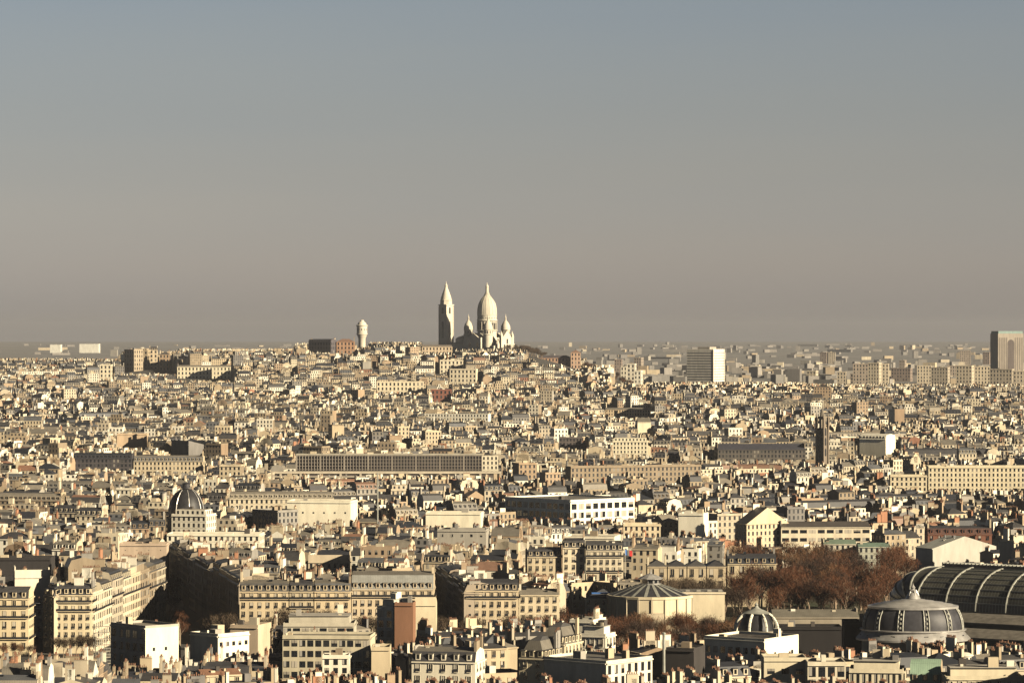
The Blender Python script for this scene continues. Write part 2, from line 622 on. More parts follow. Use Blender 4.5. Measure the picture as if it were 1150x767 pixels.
        if rf == 'terrace':
            s = 1.6 + r.random()
            m = WALLW if lod > 0 else WALL
            b.box(-w + s * .7, w - s * .7, -d + s, d - s, h, h + 2.9, m, wt, top=ROOF, ttint=rt)
            if lod == 0:
                b.box(-w + s * .7 - .2, w - s * .7 + .2, -d + s - .6, d - s + .2, h + 2.9, h + 3.1, WALL, GREYS[2], bottom=True)
            top = h + 3.1
        nb = r.randint(1, 3) if lod <= 2 else r.randint(0, 2)
        for _ in range(nb):
            bw, bd, bh = r.uniform(1.2, 3.5), r.uniform(1.2, 3), r.uniform(1, 3)
            if bw * 2 + 1 > w * 2 or bd * 2 + 1 > d * 2:
                continue
            x, y = r.uniform(-w + bw, w - bw), r.uniform(-d + bd, d - bd)
            (get('roof_box', True) if lod <= 1 else b).box(x - bw / 2, x + bw / 2, y - bd / 2, y + bd / 2, top - .02, top + bh, WALL, r.choice(CREAMS + WHITES + GREYS + DARKS))
    # party wall upstands
    if rf in ('zinc', 'mansard', 'shed') and not P.get('plainend'):
        uc = r.choice(CREAMS + WHITES + GREYS) if r.random() < .6 else st
        for sx in (-1, 1):
            if r.random() < .45:
                y0 = r.uniform(-d + .8, -d * .1)
                y1 = r.uniform(d * .1, d - .8)
                b.box(sx * (w - .25) - .25, sx * (w - .25) + .25, y0, y1, h - .5, top + r.uniform(.3, 1.1), WALL, uc)
    # chimneys on the party walls
    ct = r.choice(CREAMS + CREAMS + TANS + GREYS + [BRICKS[0]])
    if rf not in ('flat', 'terrace') or r.random() < .4:
        for sx in (-1, 1):
            if r.random() < P.get('chim', .8):
                n = r.choice((1, 2, 3)) if P['dist'] < 1400 else r.choice((1, 1, 2)) if lod <= 2 else 1
                for q in range(n):
                    ln = r.uniform(1.2, min(4.5, d * .8))
                    y = r.uniform(-d + ln / 2 + 1.2, d - ln / 2 - 1.2) if d * 2 > ln + 2.6 else 0
                    zt = top + r.choice((r.uniform(.4, 1.6), r.uniform(1.2, 3.2), r.uniform(1.2, 3.2 + (P['dist'] < 1300) * 1.3)))
                    chimney(get('chimney', True), sx * (w - .39), y, ln, h - .5, zt, ct if r.random() < .8 else r.choice(WHITES), lod <= 1 or (lod == 2 and P['dist'] < 1900), True, r)
    if rf == 'mansard' and lod == 1:
        nb = max(1, round(w * 2 / 2.7))
        for i in range(nb):
            x = -w + (i + .5) * 2 * w / nb
            b2 = g
            b2.box(x - .6, x + .6, -d + .1, -d + 1.6, h + .5, h + 2.2, WALL, wt, top=ROOF, ttint=rt)
            b2.poly([(x - .38, -d + .08, h + .75), (x + .38, -d + .08, h + .75), (x + .38, -d + .08, h + 2.0), (x - .38, -d + .08, h + 2.0)], GLASS)
    if lod <= 1 and rf in ('mansard', 'zinc', 'shed', 'gable', 'terrace') and P['dist'] < 1750:
        hz = {'mansard': 3.9, 'zinc': d * .28, 'shed': 0, 'gable': d * .6, 'terrace': 3.0}[rf]
        for _ in range(r.randint(1, 3)):      # roof lights, hatches and vents
            x, y = r.uniform(-w + .9, w - .9), r.uniform(-d * .55, -d * .1)
            zz = h + (hz * (1 + y / d) if rf in ('zinc', 'gable') else 3.0 + .6 * (1 + y / d) if rf == 'mansard' else hz)
            s_ = r.uniform(.35, .8)
            get('roof_light' if s_ > .5 else 'roof_vent', True).box(x - s_, x + s_, y - s_ * .8, y + s_ * .8, zz - .6, zz + r.uniform(.35, 1.3), r.choice((GLASS, WALL, WALL)), r.choice(WHITES + GREYS + CREAMS + DARKS), bottom=False)
    if lod == 2 and rf in ('mansard', 'zinc', 'gable') and r.random() < .8:
        for _ in range(r.randint(1, 5)):  # roof lights and hatches
            x = r.uniform(-w + .8, w - .8)
            y = r.uniform(-d + 1.8, d * .4)
            b.box(x - .5, x + .5, y - .6, y + .6, h + .8, top + r.uniform(-.3, .9), WALL, r.choice(WHITES + DARKS + CREAMS))
    return top


def add_windows(o, P, faces, style):
    """One object per window on the named faces (front, right, back, left) of a near building."""
    w, d, h = P['w'] / 2 - .02, P['d'] / 2 - .02, P['h']
    sh, bay = style.get('storey', 3.3), style.get('bay', 2.7)
    ww, wh = style.get('ww', 1.15), style.get('wh', 2.05)
    mes = [window_mesh(ww, wh, style.get('frame', True), tuple(min(.85, c * 1.1) for c in P['wt']), q) for q in range(4)]
    n = 0
    for f in faces:
        ln = 2 * w if f in (0, 2) else 2 * d
        nb = max(1, int((ln - .6) / bay))
        stp = ln / nb
        rows = int((h - style.get('top', .7) + .3) / sh)
        rows = min(rows, style.get('rows', 9))
        for j in range(rows):
            z = h - style.get('top', .7) - wh - j * sh
            if z < .3:
                break
            for i in range(nb):
                t = -ln / 2 + (i + .5) * stp
                loc = [(t, -d, z), (w, t, z), (-t, d, z), (-w, -t, z)][f]
                link('window', mes[WR.choice((0, 0, 0, 0, 1, 1, 2, 3))], o, loc, [0, math.pi / 2, math.pi, -math.pi / 2][f])
                n += 1
    return n


def add_balcony(o, P, faces, rows, sh=3.3, top=.7, wh=2.05, dark=True):
    w, d, h = P['w'] / 2, P['d'] / 2, P['h']
    for f in faces:
        for j in rows:
            z = h - top - wh - j * sh - .25
            if z < 2:
                continue
            b = MB()
            ln = w if f in (0, 2) else d
            b.box(-ln, ln, -.75, 0, z, z + .18, WALL, P['wt'], bottom=True)
            if dark:
                b.box(-ln, ln, -.75, -.70, z + .18, z + 1.0, DARK)
            off = d if f in (0, 2) else w
            ob = link('balcony', b.mesh('balcony'), o, [(0, -off, 0), (off, 0, 0), (0, off, 0), (-off, 0, 0)][f], [0, math.pi / 2, math.pi, -math.pi / 2][f])


def house_object(P, label, cat, name='apartment_building', group=None, lod=1, style=None, faces=(0, 1), balc=()):
    o = root(name, (P['x'], P['y'], P['z']), P['ang'], label, cat, group)
    parts = []

    def get(part, new=False):
        if not new:
            for n, b in parts:
                if n == part:
                    return b
        b = MB()
        parts.append((part, b))
        return b
    build_house(P, get, lod)
    for n, b in parts:
        if b.n:
            link(n, b.mesh(n), o)
    if lod == 0:
        style = style or {}
        add_windows(o, P, faces, style)
        if P['roof'] in ('mansard', 'mansard2'):
            nb = max(1, int(P['w'] / style.get('bay', 2.7)))
            for i in range(nb):
                x = -P['w'] / 2 + (i + .5) * P['w'] / nb
                link('dormer', dormer_mesh(P['wt'], P['rt']), o, (x, -P['d'] / 2 + .15, P['h'] + .45))
            if P.get('hipends'):
                nb = max(1, int(P['d'] / 2.7))
                for i in range(nb):
                    y = -P['d'] / 2 + (i + .5) * P['d'] / nb
                    link('dormer', dormer_mesh(P['wt'], P['rt']), o, (P['w'] / 2 - .15, y, P['h'] + .45), math.pi / 2)
        if balc:
            add_balcony(o, P, faces, balc, style.get('storey', 3.3), style.get('top', .7), style.get('wh', 2.05))
    return o


# ------------------------------------------------------------------ the setting: ground, far plain, roads
def in_poly(x, y, poly):
    c = False
    j = len(poly) - 1
    for i in range(len(poly)):
        xi, yi = poly[i]
        xj, yj = poly[j]
        if (yi > y) != (yj > y) and x < (xj - xi) * (y - yi) / (yj - yi) + xi:
            c = not c
        j = i
    return c


def ground_sheet():
    ys = [-300, 0, 300, 600, 800]
    y = 900.0
    while y < 30000:
        ys.append(y)
        y *= 1.022 if y < 8000 else 1.06
    ys.append(31000)
    nx = 110
    v, f = [], []
    for y in ys:
        half = max(500.0, abs(y) * 0.21 + 150)
        for i in range(nx + 1):
            x = -half + 2 * half * i / nx
            v.append((x, y, ground(x, y)))
    for j in range(len(ys) - 1):
        for i in range(nx):
            a0 = j * (nx + 1) + i
            f.append((a0, a0 + 1, a0 + nx + 2, a0 + nx + 1))
    me = bpy.data.meshes.new('ground')
    me.from_pydata(v, [], f)
    m, N, L, P = new_mat('asphalt_and_distant_land')
    P.inputs['Roughness'].default_value = 0.95
    geo = N.new('ShaderNodeNewGeometry')
    sp = N.new('ShaderNodeSeparateXYZ')
    L.new(geo.outputs['Position'], sp.inputs[0])
    nz = N.new('ShaderNodeTexNoise')
    nz.inputs['Scale'].default_value = 0.0035
    nz.inputs['Detail'].default_value = 8
    nz.inputs['Roughness'].default_value = 0.7
    L.new(geo.outputs['Position'], nz.inputs['Vector'])
    r = N.new('ShaderNodeValToRGB')
    e = r.color_ramp.elements
    e[0].position, e[0].color = 0.36, (0.10, 0.10, 0.095, 1)
    e[1].position, e[1].color = 0.70, (0.22, 0.205, 0.185, 1)  # distant land paled toward the sky tone, haze put into the colour
    e.new(0.5).color = (0.15, 0.145, 0.135, 1)
    L.new(nz.outputs[0], r.inputs[0])
    nz2 = N.new('ShaderNodeTexNoise')
    nz2.inputs['Scale'].default_value = 0.4
    nz2.inputs['Detail'].default_value = 5
    L.new(geo.outputs['Position'], nz2.inputs['Vector'])
    r2 = N.new('ShaderNodeValToRGB')
    r2.color_ramp.elements[0].color = (0.035, 0.033, 0.03, 1)
    r2.color_ramp.elements[1].color = (0.075, 0.07, 0.062, 1)
    L.new(nz2.outputs[0], r2.inputs[0])
    k = mth(N, L, 'MULTIPLY_ADD', sp.outputs[1], 1 / 400.0, -5400 / 400.0)
    mx = N.new('ShaderNodeMix')
    mx.data_type = 'RGBA'
    mx.clamp_factor = True
    L.new(k, mx.inputs['Factor'])
    L.new(r2.outputs[0], mx.inputs['A'])
    L.new(r.outputs[0], mx.inputs['B'])
    L.new(mx.outputs['Result'], P.inputs['Base Color'])
    me.materials.append(m)
    o = link('ground', me)
    o['kind'] = 'structure'
    for p in me.polygons:
        p.use_smooth = True


ground_sheet()

m_road = plain('road_asphalt', (0.06, 0.058, 0.055), 0.9, 0, 0.3, 0.8)
m_pave = plain('pavement_stone', (0.22, 0.20, 0.17), 0.9, 0, 0.25, 0.8)
m_soil = plain('garden_soil', (0.075, 0.055, 0.035), 0.95, 0, 0.5, 0.06, col2=(0.035, 0.045, 0.02))
m_line = plain('road_paint', (0.75, 0.75, 0.72), 0.7, 0, 0.1, 1.0)


def sheet(name, poly, z, mat, step=0.0):
    me = bpy.data.meshes.new(name)
    n = len(poly)
    v = [(x, y, z) for x, y in poly]
    f = [tuple(range(n))]
    if step:
        v += [(x, y, z - step) for x, y in poly]
        f += [(i, (i + 1) % n, n + (i + 1) % n, n + i) for i in range(n)]
    me.from_pydata(v, [], f)
    me.materials.append(mat)
    me.update()
    o = link(name, me)
    o['kind'] = 'structure'
    return o


def strip(p0, p1, hw, off=0.0):
    d = Vector((p1[0] - p0[0], p1[1] - p0[1]))
    d.normalize()
    n = Vector((d.y, -d.x))
    return [(p0[0] + n.x * (off - hw), p0[1] + n.y * (off - hw)), (p0[0] + n.x * (off + hw), p0[1] + n.y * (off + hw)),
            (p1[0] + n.x * (off + hw), p1[1] + n.y * (off + hw)), (p1[0] + n.x * (off - hw), p1[1] + n.y * (off - hw))]


AV0, AV1 = (-128.0, 1215.0), (-158.0, 1600.0)       # the avenue running away between the two rows
CR0, CR1 = (-215.0, 1262.0), (10.0, 1262.0)         # the cross street in front of the lit row
sheet('cross_street', strip(CR0, CR1, 11), 0.02, m_road)
sheet('avenue', [(p[0], p[1]) for p in strip(AV0, AV1, 7)], 0.024, m_road)
for k_, off_ in enumerate((-9.5, 9.5)):
    a0_ = strip((AV0[0] - (1275 - AV0[1]) * .078, 1275), AV1, 2.4, off_)
    sheet('pavement', a0_, 0.15, m_pave, 0.14)
sheet('pavement', strip((CR0[0], 1279), (CR1[0], 1279), 2.5) if False else [(-112, 1289), (8, 1289), (8, 1306), (-112, 1306)], 0.15, m_pave, 0.14)
for i in range(14):
    t = i / 14.0
    x, y = AV0[0] + (AV1[0] - AV0[0]) * t, AV0[1] + (AV1[1] - AV0[1]) * t
    if y > 1278:
        sheet('lane_marking', strip((x, y), (x - .39, y + 5), .09), 0.032, m_line)
GARDENS = [
    [(18, 1205), (118, 1205), (150, 1290), (188, 1390), (200, 1480), (205, 1700), (108, 1700), (62, 1500), (62, 1330), (16, 1330)],
]
sheet('garden_ground', GARDENS[0], 0.03, m_soil)
NOBUILD = GARDENS + [
    strip((-230, 1262), (20, 1262), 20),
    [(-175, 1080), (-138, 1080), (-118, 1240), (-225, 1240)],
    strip(AV0, AV1, 13),
    [(-140, 1268), (-92, 1268), (-98, 1335), (-152, 1600), (-168, 1600)],
    [(-112, 1280), (20, 1280), (20, 1311), (-112, 1311)],
    [(X_at(628, 1290), 1285), (X_at(656, 1290), 1285), (X_at(656, 1400), 1400), (X_at(628, 1400), 1400)],
    [(-4, 1260), (20, 1260), (14, 1312), (-22, 1450), (-40, 1450), (-30, 1312)],
]

# ------------------------------------------------------------------ buildings told apart one by one
FOOT = []        # (cx, cy, half w, half d, ang) kept free of other houses
GUARD = []       # (u0, u1, nearer than Y, lowest row nothing in front may rise above)
LANDMARKS = []   # (phrase, u, v)
SEEDC = [100]


GUARD += [(-60, 60, 1235, 738), (60, 122, 1235, 736), (122, 202, 1150, 748), (202, 300, 1235, 737), (300, 420, 1100, 757), (420, 460, 1200, 728), (460, 560, 1000, 764), (490, 640, 1235, 700),
          (655, 835, 1210, 720), (835, 960, 1200, 735),
          (-90, 100, 9000, 403), (100, 134, 9000, 404), (134, 196, 9000, 396), (196, 330, 9000, 392.5), (330, 400, 9000, 386), (400, 413, 9000, 391), (413, 475, 9000, 385),
          (475, 508, 9000, 394), (508, 592, 9000, 393), (592, 660, 9000, 403), (660, 690, 9000, 411), (690, 730, 9000, 421), (730, 1240, 9000, 430)]


def guard(u0, u1, Y, v):
    GUARD.append((u0, u1, Y, v))


def place(u0, u1, vt, vb, Z, depth, ang=0.0, **k):
    """Parameters of a house whose front spans columns u0..u1 of the photo, its cornice at row vt and at height Z above the river."""
    if Z > 1000:
        Y, Z = Z, Z_at(vt, Z)
    else:
        Y = Y_for(vt, Z)
    a = rad(ang)
    w = (u1 - u0) / F * Y / math.cos(a)
    xm = X_at((u0 + u1) / 2, Y)
    cx, cy = xm - math.sin(a) * depth / 2, Y + math.cos(a) * depth / 2
    return params(cx, cy, w, depth, Z, a, vb=vb, u=(u0, u1), vt=vt, **k)


def params(cx, cy, w, d, Z, a, vb=None, u=None, vt=None, roof='flat', wt=CREAMS[0], rt=ZINCS[0], win=(1, 1, 1, 1), chim=.6, **k):
    g = min(ground(cx, cy), ground(cx + w / 2 * math.cos(a), cy), ground(cx, cy - d / 2))
    SEEDC[0] += 1
    P = dict(x=cx, y=cy, z=g, w=w, d=d, h=Z - g, ang=a, roof=roof, wt=wt, rt=rt, win=win, chim=chim, seed=SEEDC[0], dist=cy, sink=3.0, us=.6 if cy > 4000 else 1.0)
    P.update(k)
    FOOT.append((cx, cy, w / 2, d / 2, a))
    if u is not None and vb is not None:
        us = [to_px(cx + sx * w / 2 * math.cos(a) - sy * d / 2 * math.sin(a), cy + sx * w / 2 * math.sin(a) + sy * d / 2 * math.cos(a), Z)[0]
              for sx in (-1, 1) for sy in (-1, 1)]
        guard(min(us), max(us), cy - d / 2, vb)
    return P


CUBE_W = [0]


def big(label, cat, u0, u1, vt, vb, Z, depth, ang=0, name='apartment_building', lod=0, style=None, faces=(0, 1), balc=(), mark=None, group=None, **k):
    P = place(u0, u1, vt, vb, Z, depth, ang, **k)
    o = house_object(P, label, cat, name, group, lod, style, faces, balc)
    CUBE_W[0] = P['w'] / 2 - .02
    if mark:
        LANDMARKS.append((mark, (u0 + u1) / 2, (vt + vb) / 2))
    return o, P


ap, ob = 'apartment building', 'office building'
# --- the lit corner blocks, left
big('tall cream balconied apartment house with slate mansard, cut by the left edge', ap, -32, 32, 672, 738, 20.5, 14,
    roof='mansard', wt=(.60, .50, .33), rt=ZINCS[2], slope=SLATES[1], style=dict(storey=3.75, bay=2.95, ww=1.2, wh=2.4), balc=(0, 1, 3), mark='the edge-cut cream house with slate mansard')
big('large sunlit cream corner house with bare plane trees at its foot', ap, 62, 103, 668, 728, 21, 15,
    roof='mansard', wt=(.64, .54, .37), rt=SLATES[1], hipends=1, style=dict(storey=3.15, bay=2.35, ww=1.05, wh=1.85), balc=(0, 1), mark='the large sunlit corner house')
big('narrow shaded canted flank house joined to the large sunlit corner house', ap, 47, 61.5, 669, 728, 20.6, 9, -46,
    roof='mansard', wt=(.5, .42, .30), rt=SLATES[0], hipends=1, style=dict(storey=3.15, bay=2.3, ww=1.0, wh=1.8), faces=(0,))
ORD = ['nearest', 'second', 'third', 'fourth', 'fifth', 'sixth', 'seventh', 'eighth', 'ninth', 'tenth', 'eleventh', 'twelfth']


def row(p0, p1, n, Z, depth, labelf, roofs, walls, balc=(), vb=None, lod=0, group=None, far_first=False, style=None):
    d = Vector((p1[0] - p0[0], p1[1] - p0[1]))
    L = d.length
    a = math.atan2(d.y, d.x)
    ws = [R.uniform(.8, 1.2) for _ in range(n)]
    s = sum(ws)
    t = 0
    for i, wi in enumerate(ws):
        w = wi / s * L
        m = (p0[0] + d.x / L * (t + w / 2), p0[1] + d.y / L * (t + w / 2))
        t += w
        cx, cy = m[0] - math.sin(a) * depth / 2, m[1] + math.cos(a) * depth / 2
        z = Z + R.uniform(-1.2, 1.6)
        wt = R.choice(walls)
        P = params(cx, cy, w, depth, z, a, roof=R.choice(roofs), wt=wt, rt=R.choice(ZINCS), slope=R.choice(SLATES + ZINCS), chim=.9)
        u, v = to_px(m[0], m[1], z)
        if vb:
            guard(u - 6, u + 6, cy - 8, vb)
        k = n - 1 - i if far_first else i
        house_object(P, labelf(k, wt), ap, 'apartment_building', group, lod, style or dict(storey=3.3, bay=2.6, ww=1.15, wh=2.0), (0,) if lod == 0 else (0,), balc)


row((X_at(103.5, 1285), 1288), (X_at(186, 1440), 1440), 8, 22, 13,
    lambda i, w: 'cream house in the sunlit row running away along the avenue, %s from its corner' % ORD[i],
    ['mansard', 'terrace', 'mansard'], CREAMS, balc=(1,), vb=None, style=dict(storey=3.3, bay=3.3, ww=1.7, wh=2.1, frame=False))
row((X_at(187, 1589), 1589), (X_at(268, 1335), 1335), 12, 21, 13,
    lambda i, w: 'house in the shaded row on the dark side of the avenue, %s from this end' % ORD[i],
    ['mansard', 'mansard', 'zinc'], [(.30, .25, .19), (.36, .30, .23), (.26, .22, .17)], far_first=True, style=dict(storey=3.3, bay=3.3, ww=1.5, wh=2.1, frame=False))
# --- the lit row behind the plane trees
st = dict(storey=3.3, bay=2.6, ww=1.1, wh=2.0)
big('cream end house with grey mansard where the shaded avenue meets the sunlit row', ap, 269, 324, 664, 697, 20.5, 13, roof='mansard', wt=(.56, .46, .31), rt=ZINCS[1], slope=ZINCS[2], style=st, balc=(0,), faces=(0,), mark='the cream end house of the sunlit row')
big('narrow cream house with dark mansard squeezed between wider ones in the sunlit row', ap, 325, 352, 664, 697, 20.5, 13, roof='mansard', wt=(.50, .42, .29), rt=SLATES[1], slope=SLATES[1], style=st, balc=(0, 1), faces=(0,))
big('middling cream house with sloping zinc mansard, left neighbour of the long rounded grey roof', ap, 353, 394, 664, 697, 20.5, 13, roof='mansard', wt=(.58, .47, .31), rt=ZINCS[1], slope=ZINCS[0], style=st, balc=(0,), faces=(0,))
big('long cream house under a tall rounded zinc roof with a glazed floor below it', ap, 395, 487, 661.5, 697, 21.2, 17, roof='mansard2', wt=(.56, .46, .32), rt=ZINCS[1], slope=(.26, .26, .24), style=st, balc=(0,), faces=(0, 1), mark='the long house with rounded zinc roof')
row((X_at(489, 1430), 1430), (X_at(521, 1314), 1314), 5, 20.5, 12,
    lambda i, w: 'shaded house in the dark street beside the rounded zinc roof, %s from the garden' % ORD[i],
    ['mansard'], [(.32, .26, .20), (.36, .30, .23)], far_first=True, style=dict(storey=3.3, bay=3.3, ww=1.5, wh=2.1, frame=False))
big('cream five storey house with dormered slate mansard above the dark trees', ap, 523, 582, 663, 697, 20.5, 14, roof='mansard', wt=(.58, .48, .33), rt=SLATES[1], slope=SLATES[1], style=st, balc=(0,), faces=(0, 1), mark='the slate roofed cream house above the dark trees')
big('lower cream house with plain grey roof adjoining the dormered slate mansard', ap, 583, 628, 668, 697, 18.2, 14, roof='zinc', wt=(.60, .51, .36), rt=ZINCS[3], style=st, faces=(0, 1))
big('small pale house with bright blue roof light by the round theatre', 'house', 657, 690, 672, 694, 12, 14, -14, name='house', roof='hip', wt=(.68, .60, .46), rt=ZINCS[0], style=dict(storey=3.2, bay=2.6, ww=1.0, wh=1.7), faces=(0, 1), mark='the pale house with blue roof light')
b_ = MB()
x_, y_ = X_at(676, 1372), 1398
b_.box(-3.6, 3.6, -2.2, 2.2, 0, .35, BLUEM)
tag(link('tarpaulin', b_.mesh('tarpaulin'), None, (x_, y_ - 10, 14.1), 0), 'bright blue sheet lying on the pale house roof by the round theatre', 'tarpaulin')
big('grey roofed house with two round dormers between blue sheet and round theatre', 'house', 694, 722, 663, 680, 15, 14, name='house', roof='mansard', wt=(.50, .44, .33), rt=ZINCS[3], slope=ZINCS[3], style=st, faces=(0,))
# --- second line behind
big('four storey cream house with slate roof behind bare trees, left of the tall white one', ap, 592, 631, 625, 648, 18, 13, roof='mansard', wt=CREAMS[1], rt=SLATES[1], slope=SLATES[1], style=st, faces=(0,))
big('tall cream house with brick chimney and grey roof in the second line', ap, 632, 657, 615, 648, 22, 13, roof='mansard', wt=(.64, .55, .40), rt=SLATES[1], slope=ZINCS[2], style=st, faces=(0,), chim=1)
big('pale house with continuous iron balconies, right of the tall cream house with chimney', ap, 658, 700, 618, 648, 21, 13, roof='mansard', wt=(.58, .51, .38), rt=ZINCS[2], slope=SLATES[1], style=st, balc=(0, 2, 4), faces=(0,), mark='the pale house with iron balconies')
for i, (u0, u1) in enumerate(((727, 749), (750, 771), (772, 793), (794, 815))):
    big('mansion pavilion with arched windows behind bare trees, %s of four with peaked slate roofs' % ['first', 'second', 'third', 'last'][i], 'mansion', u0, u1, 636, 668, 17, 15, name='mansion',
        roof='hip', wt=(.46, .38, .26), rt=SLATES[1] if i % 2 else ZINCS[2], style=dict(storey=5.0, bay=3.2, ww=1.5, wh=3.3, top=1.0), faces=(0, 1) if i == 3 else (0,), mark='the slate pavilion mansion' if i == 1 else None)
big('long stone mansion wing with slate mansard and arched dormers right of the peaked pavilions', 'mansion', 817, 872, 633, 668, 18, 15, name='mansion',
    roof='mansard', wt=(.48, .40, .27), rt=SLATES[1], slope=SLATES[2], style=dict(storey=5.0, bay=3.4, ww=1.6, wh=3.3, top=1.0), faces=(0,))
big('plain white windowless hall standing behind the second line of houses', 'hall', 634, 690, 604, 618, 20, 20, -10, name='hall', lod=1, roof='flat', wt=WHITES[0], rt=GRAVELS[0], win=(0, 0, 0, 0), chim=0, mark='the white windowless hall')
# --- near modern blocks, left and centre
st2 = dict(storey=4.0, bay=3.3, ww=2.2, wh=2.4, frame=False, top=1.2)
big('white cubic office block with shaded window grid and blank sunlit flank', ob, 121, 166, 703, 745, 20, 13, -50, name='office_building', roof='flat', wt=(.42, .38, .32), rt=GRAVELS[0], style=st2, faces=(0,), chim=0, win=(1, 0, 1, 0), side=(.70, .65, .52), mark='the white cubic office block')  # shade put into the darker front tint, sun into the paler flank
for q_ in ((-3.2, 12.5), (1.5, 12.5), (3.6, 9.0), (-1.0, 5.5)):
    o__ = [o for o in SC.objects if o.name.startswith('office_building')][-1]
    link('window', window_mesh(.9, 1.1, False), o__, (CUBE_W[0], q_[0], q_[1]), math.pi / 2)
big('low white block with small square windows between tan blank walls', ob, 212, 246, 713, 737, 17, 14, -42, name='office_building', roof='flat', wt=(.74, .69, .56), rt=GRAVELS[0], style=dict(storey=3.6, bay=2.6, ww=1.3, wh=1.4, frame=False, top=2), faces=(1,), chim=0)
big('blank pinkish tan block beside the low white block', ob, 258, 290, 704, 728, 19, 13, -16, name='office_building', lod=1, roof='flat', wt=(.50, .40, .29), rt=GRAVELS[0], win=(0, 0, 0, 0), chim=0)
big('concrete office block with a regular grid of square windows on four floors', ob, 317, 416, 716, 762, 18, 15, -4, name='office_building', roof='flat', wt=(.50, .45, .33), rt=GRAVELS[1], style=dict(storey=3.35, bay=2.5, ww=1.9, wh=2.0, frame=False, top=.8), faces=(0,), chim=0, mark='the grid fronted concrete office block')
big('terraced glass topped office block stepping back behind the gridded concrete one', ob, 318, 398, 702, 715, 19, 16, 0, name='office_building', lod=0, roof='terrace', wt=(.46, .42, .33), rt=ZINCS[0], style=dict(storey=3.4, bay=2.6, ww=2.3, wh=2.0, frame=False, top=.9), faces=(0,), chim=0)
big('small white framed block in front of the gridded concrete office', ob, 362, 392, 738, 764, 14.5, 8, 0, name='office_building', roof='flat', wt=(.76, .71, .58), rt=GRAVELS[2], style=dict(storey=2.6, bay=2.1, ww=1.4, wh=1.7, frame=False, top=.6), faces=(0,), chim=0)
big('tan blank ended block filling the gap right of the gridded concrete office', ob, 417, 438, 729, 752, 15.5, 12, 0, name='office_building', lod=1, roof='flat', wt=(.54, .45, .31), rt=GRAVELS[0], win=(0, 0, 0, 0), chim=0)
big('tall slim brick red party wall tower rising among white roofs', 'tower', 443, 464, 679, 726, 22, 9, -6, name='brick_tower', lod=1, roof='flat', wt=(.24, .125, .075), rt=DARKS[0], win=(0, 0, 0, 0), chim=0, mark='the brick party wall tower')
big('glass fronted shaded house stepping down left of the brick tower', ob, 423, 442, 683, 728, 20.5, 12, -38, name='office_building', roof='terrace', wt=(.5, .48, .42), rt=ZINCS[0], style=dict(storey=3.4, bay=2.4, ww=2.1, wh=2.2, frame=False, top=.8), faces=(0,), chim=0)
big('blank cream block with flared foot right of the brick tower', ap, 466, 490, 679, 704, 21.5, 12, 0, name='apartment_building', lod=1, roof='shed', wt=(.62, .54, .38), rt=(.42, .40, .33), win=(0, 0, 0, 0), chim=0)
big('white house with slate mansard and white dormers at the bottom edge', ap, 462, 534, 743, 772, 19, 13, -12, roof='mansard', wt=(.74, .68, .54), rt=ZINCS[1], slope=SLATES[1], style=dict(storey=3.4, bay=3.3, ww=1.2, wh=2.1), faces=(0, 1), mark='the white house with slate mansard at the bottom edge')
big('cream house with striped grey mansard, lower of the two stepping uphill', ap, 583, 611, 739, 770, 19, 14, -24, roof='mansard2', hipends=1, wt=(.60, .52, .36), rt=ZINCS[2], slope=ZINCS[1], style=st, faces=(0, 1), chim=1)
big('cream house with striped grey mansard, upper of the two stepping uphill', ap, 606, 634, 723, 760, 20, 14, -24, roof='mansard2', hipends=1, wt=(.62, .54, .38), rt=ZINCS[2], slope=ZINCS[1], style=st, faces=(0, 1), chim=1)
big('white stepped apartment block with tall windows, upper storeys', ap, 640, 666, 698, 722, 22, 12, -22, roof='flat', wt=(.76, .71, .58), rt=TILES[0], style=dict(storey=3.8, bay=2.5, ww=1.3, wh=2.7), faces=(0, 1), chim=1, mark='the white stepped apartment block')
big('white stepped apartment block with tall windows, lower front storeys', ap, 650, 680, 714, 738, 19.5, 9, -22, roof='terrace', wt=(.76, .71, .58), rt=GRAVELS[1], style=dict(storey=3.6, bay=2.6, ww=1.3, wh=2.5), faces=(0, 1), chim=1)
big('long block with blank shaded wall and sunlit end of tall dark windows', ap, 607, 680, 742, 770, 19, 22, -40, roof='flat', wt=(.60, .56, .46), rt=GRAVELS[1], style=dict(storey=3.4, bay=2.9, ww=1.4, wh=2.6, frame=False), faces=(1,), chim=1, mark='the long block with blank shaded wall')
big('black windowless box building below the garden trees', 'plant room', 748, 779, 730, 758, 17.5, 12, -20, name='plant_room', lod=1, roof='flat', wt=(.045, .04, .038), rt=(.30, .27, .2), win=(0, 0, 0, 0), chim=0, mark='the black box building')
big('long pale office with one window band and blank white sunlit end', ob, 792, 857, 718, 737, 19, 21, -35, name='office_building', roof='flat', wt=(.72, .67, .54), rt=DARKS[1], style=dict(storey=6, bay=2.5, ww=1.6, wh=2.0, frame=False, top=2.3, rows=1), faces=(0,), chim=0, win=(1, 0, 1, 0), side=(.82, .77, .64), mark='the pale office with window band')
for q_ in ((-4.0, 14.0), (6.5, 14.0)):
    o__ = [o for o in SC.objects if o.name.startswith('office_building')][-1]
    link('window', window_mesh(1.3, 1.2, False), o__, (CUBE_W[0], q_[0], q_[1]), math.pi / 2)
big('cream flat roofed block at the bottom edge below the pale window band office', ap, 858, 906, 741, 772, 18.5, 13, 0, roof='flat', wt=(.62, .55, .40), rt=GRAVELS[2], style=dict(storey=4.2, bay=3.6, ww=2.2, wh=1.6, frame=False, top=2.5), faces=(0,), chim=0)
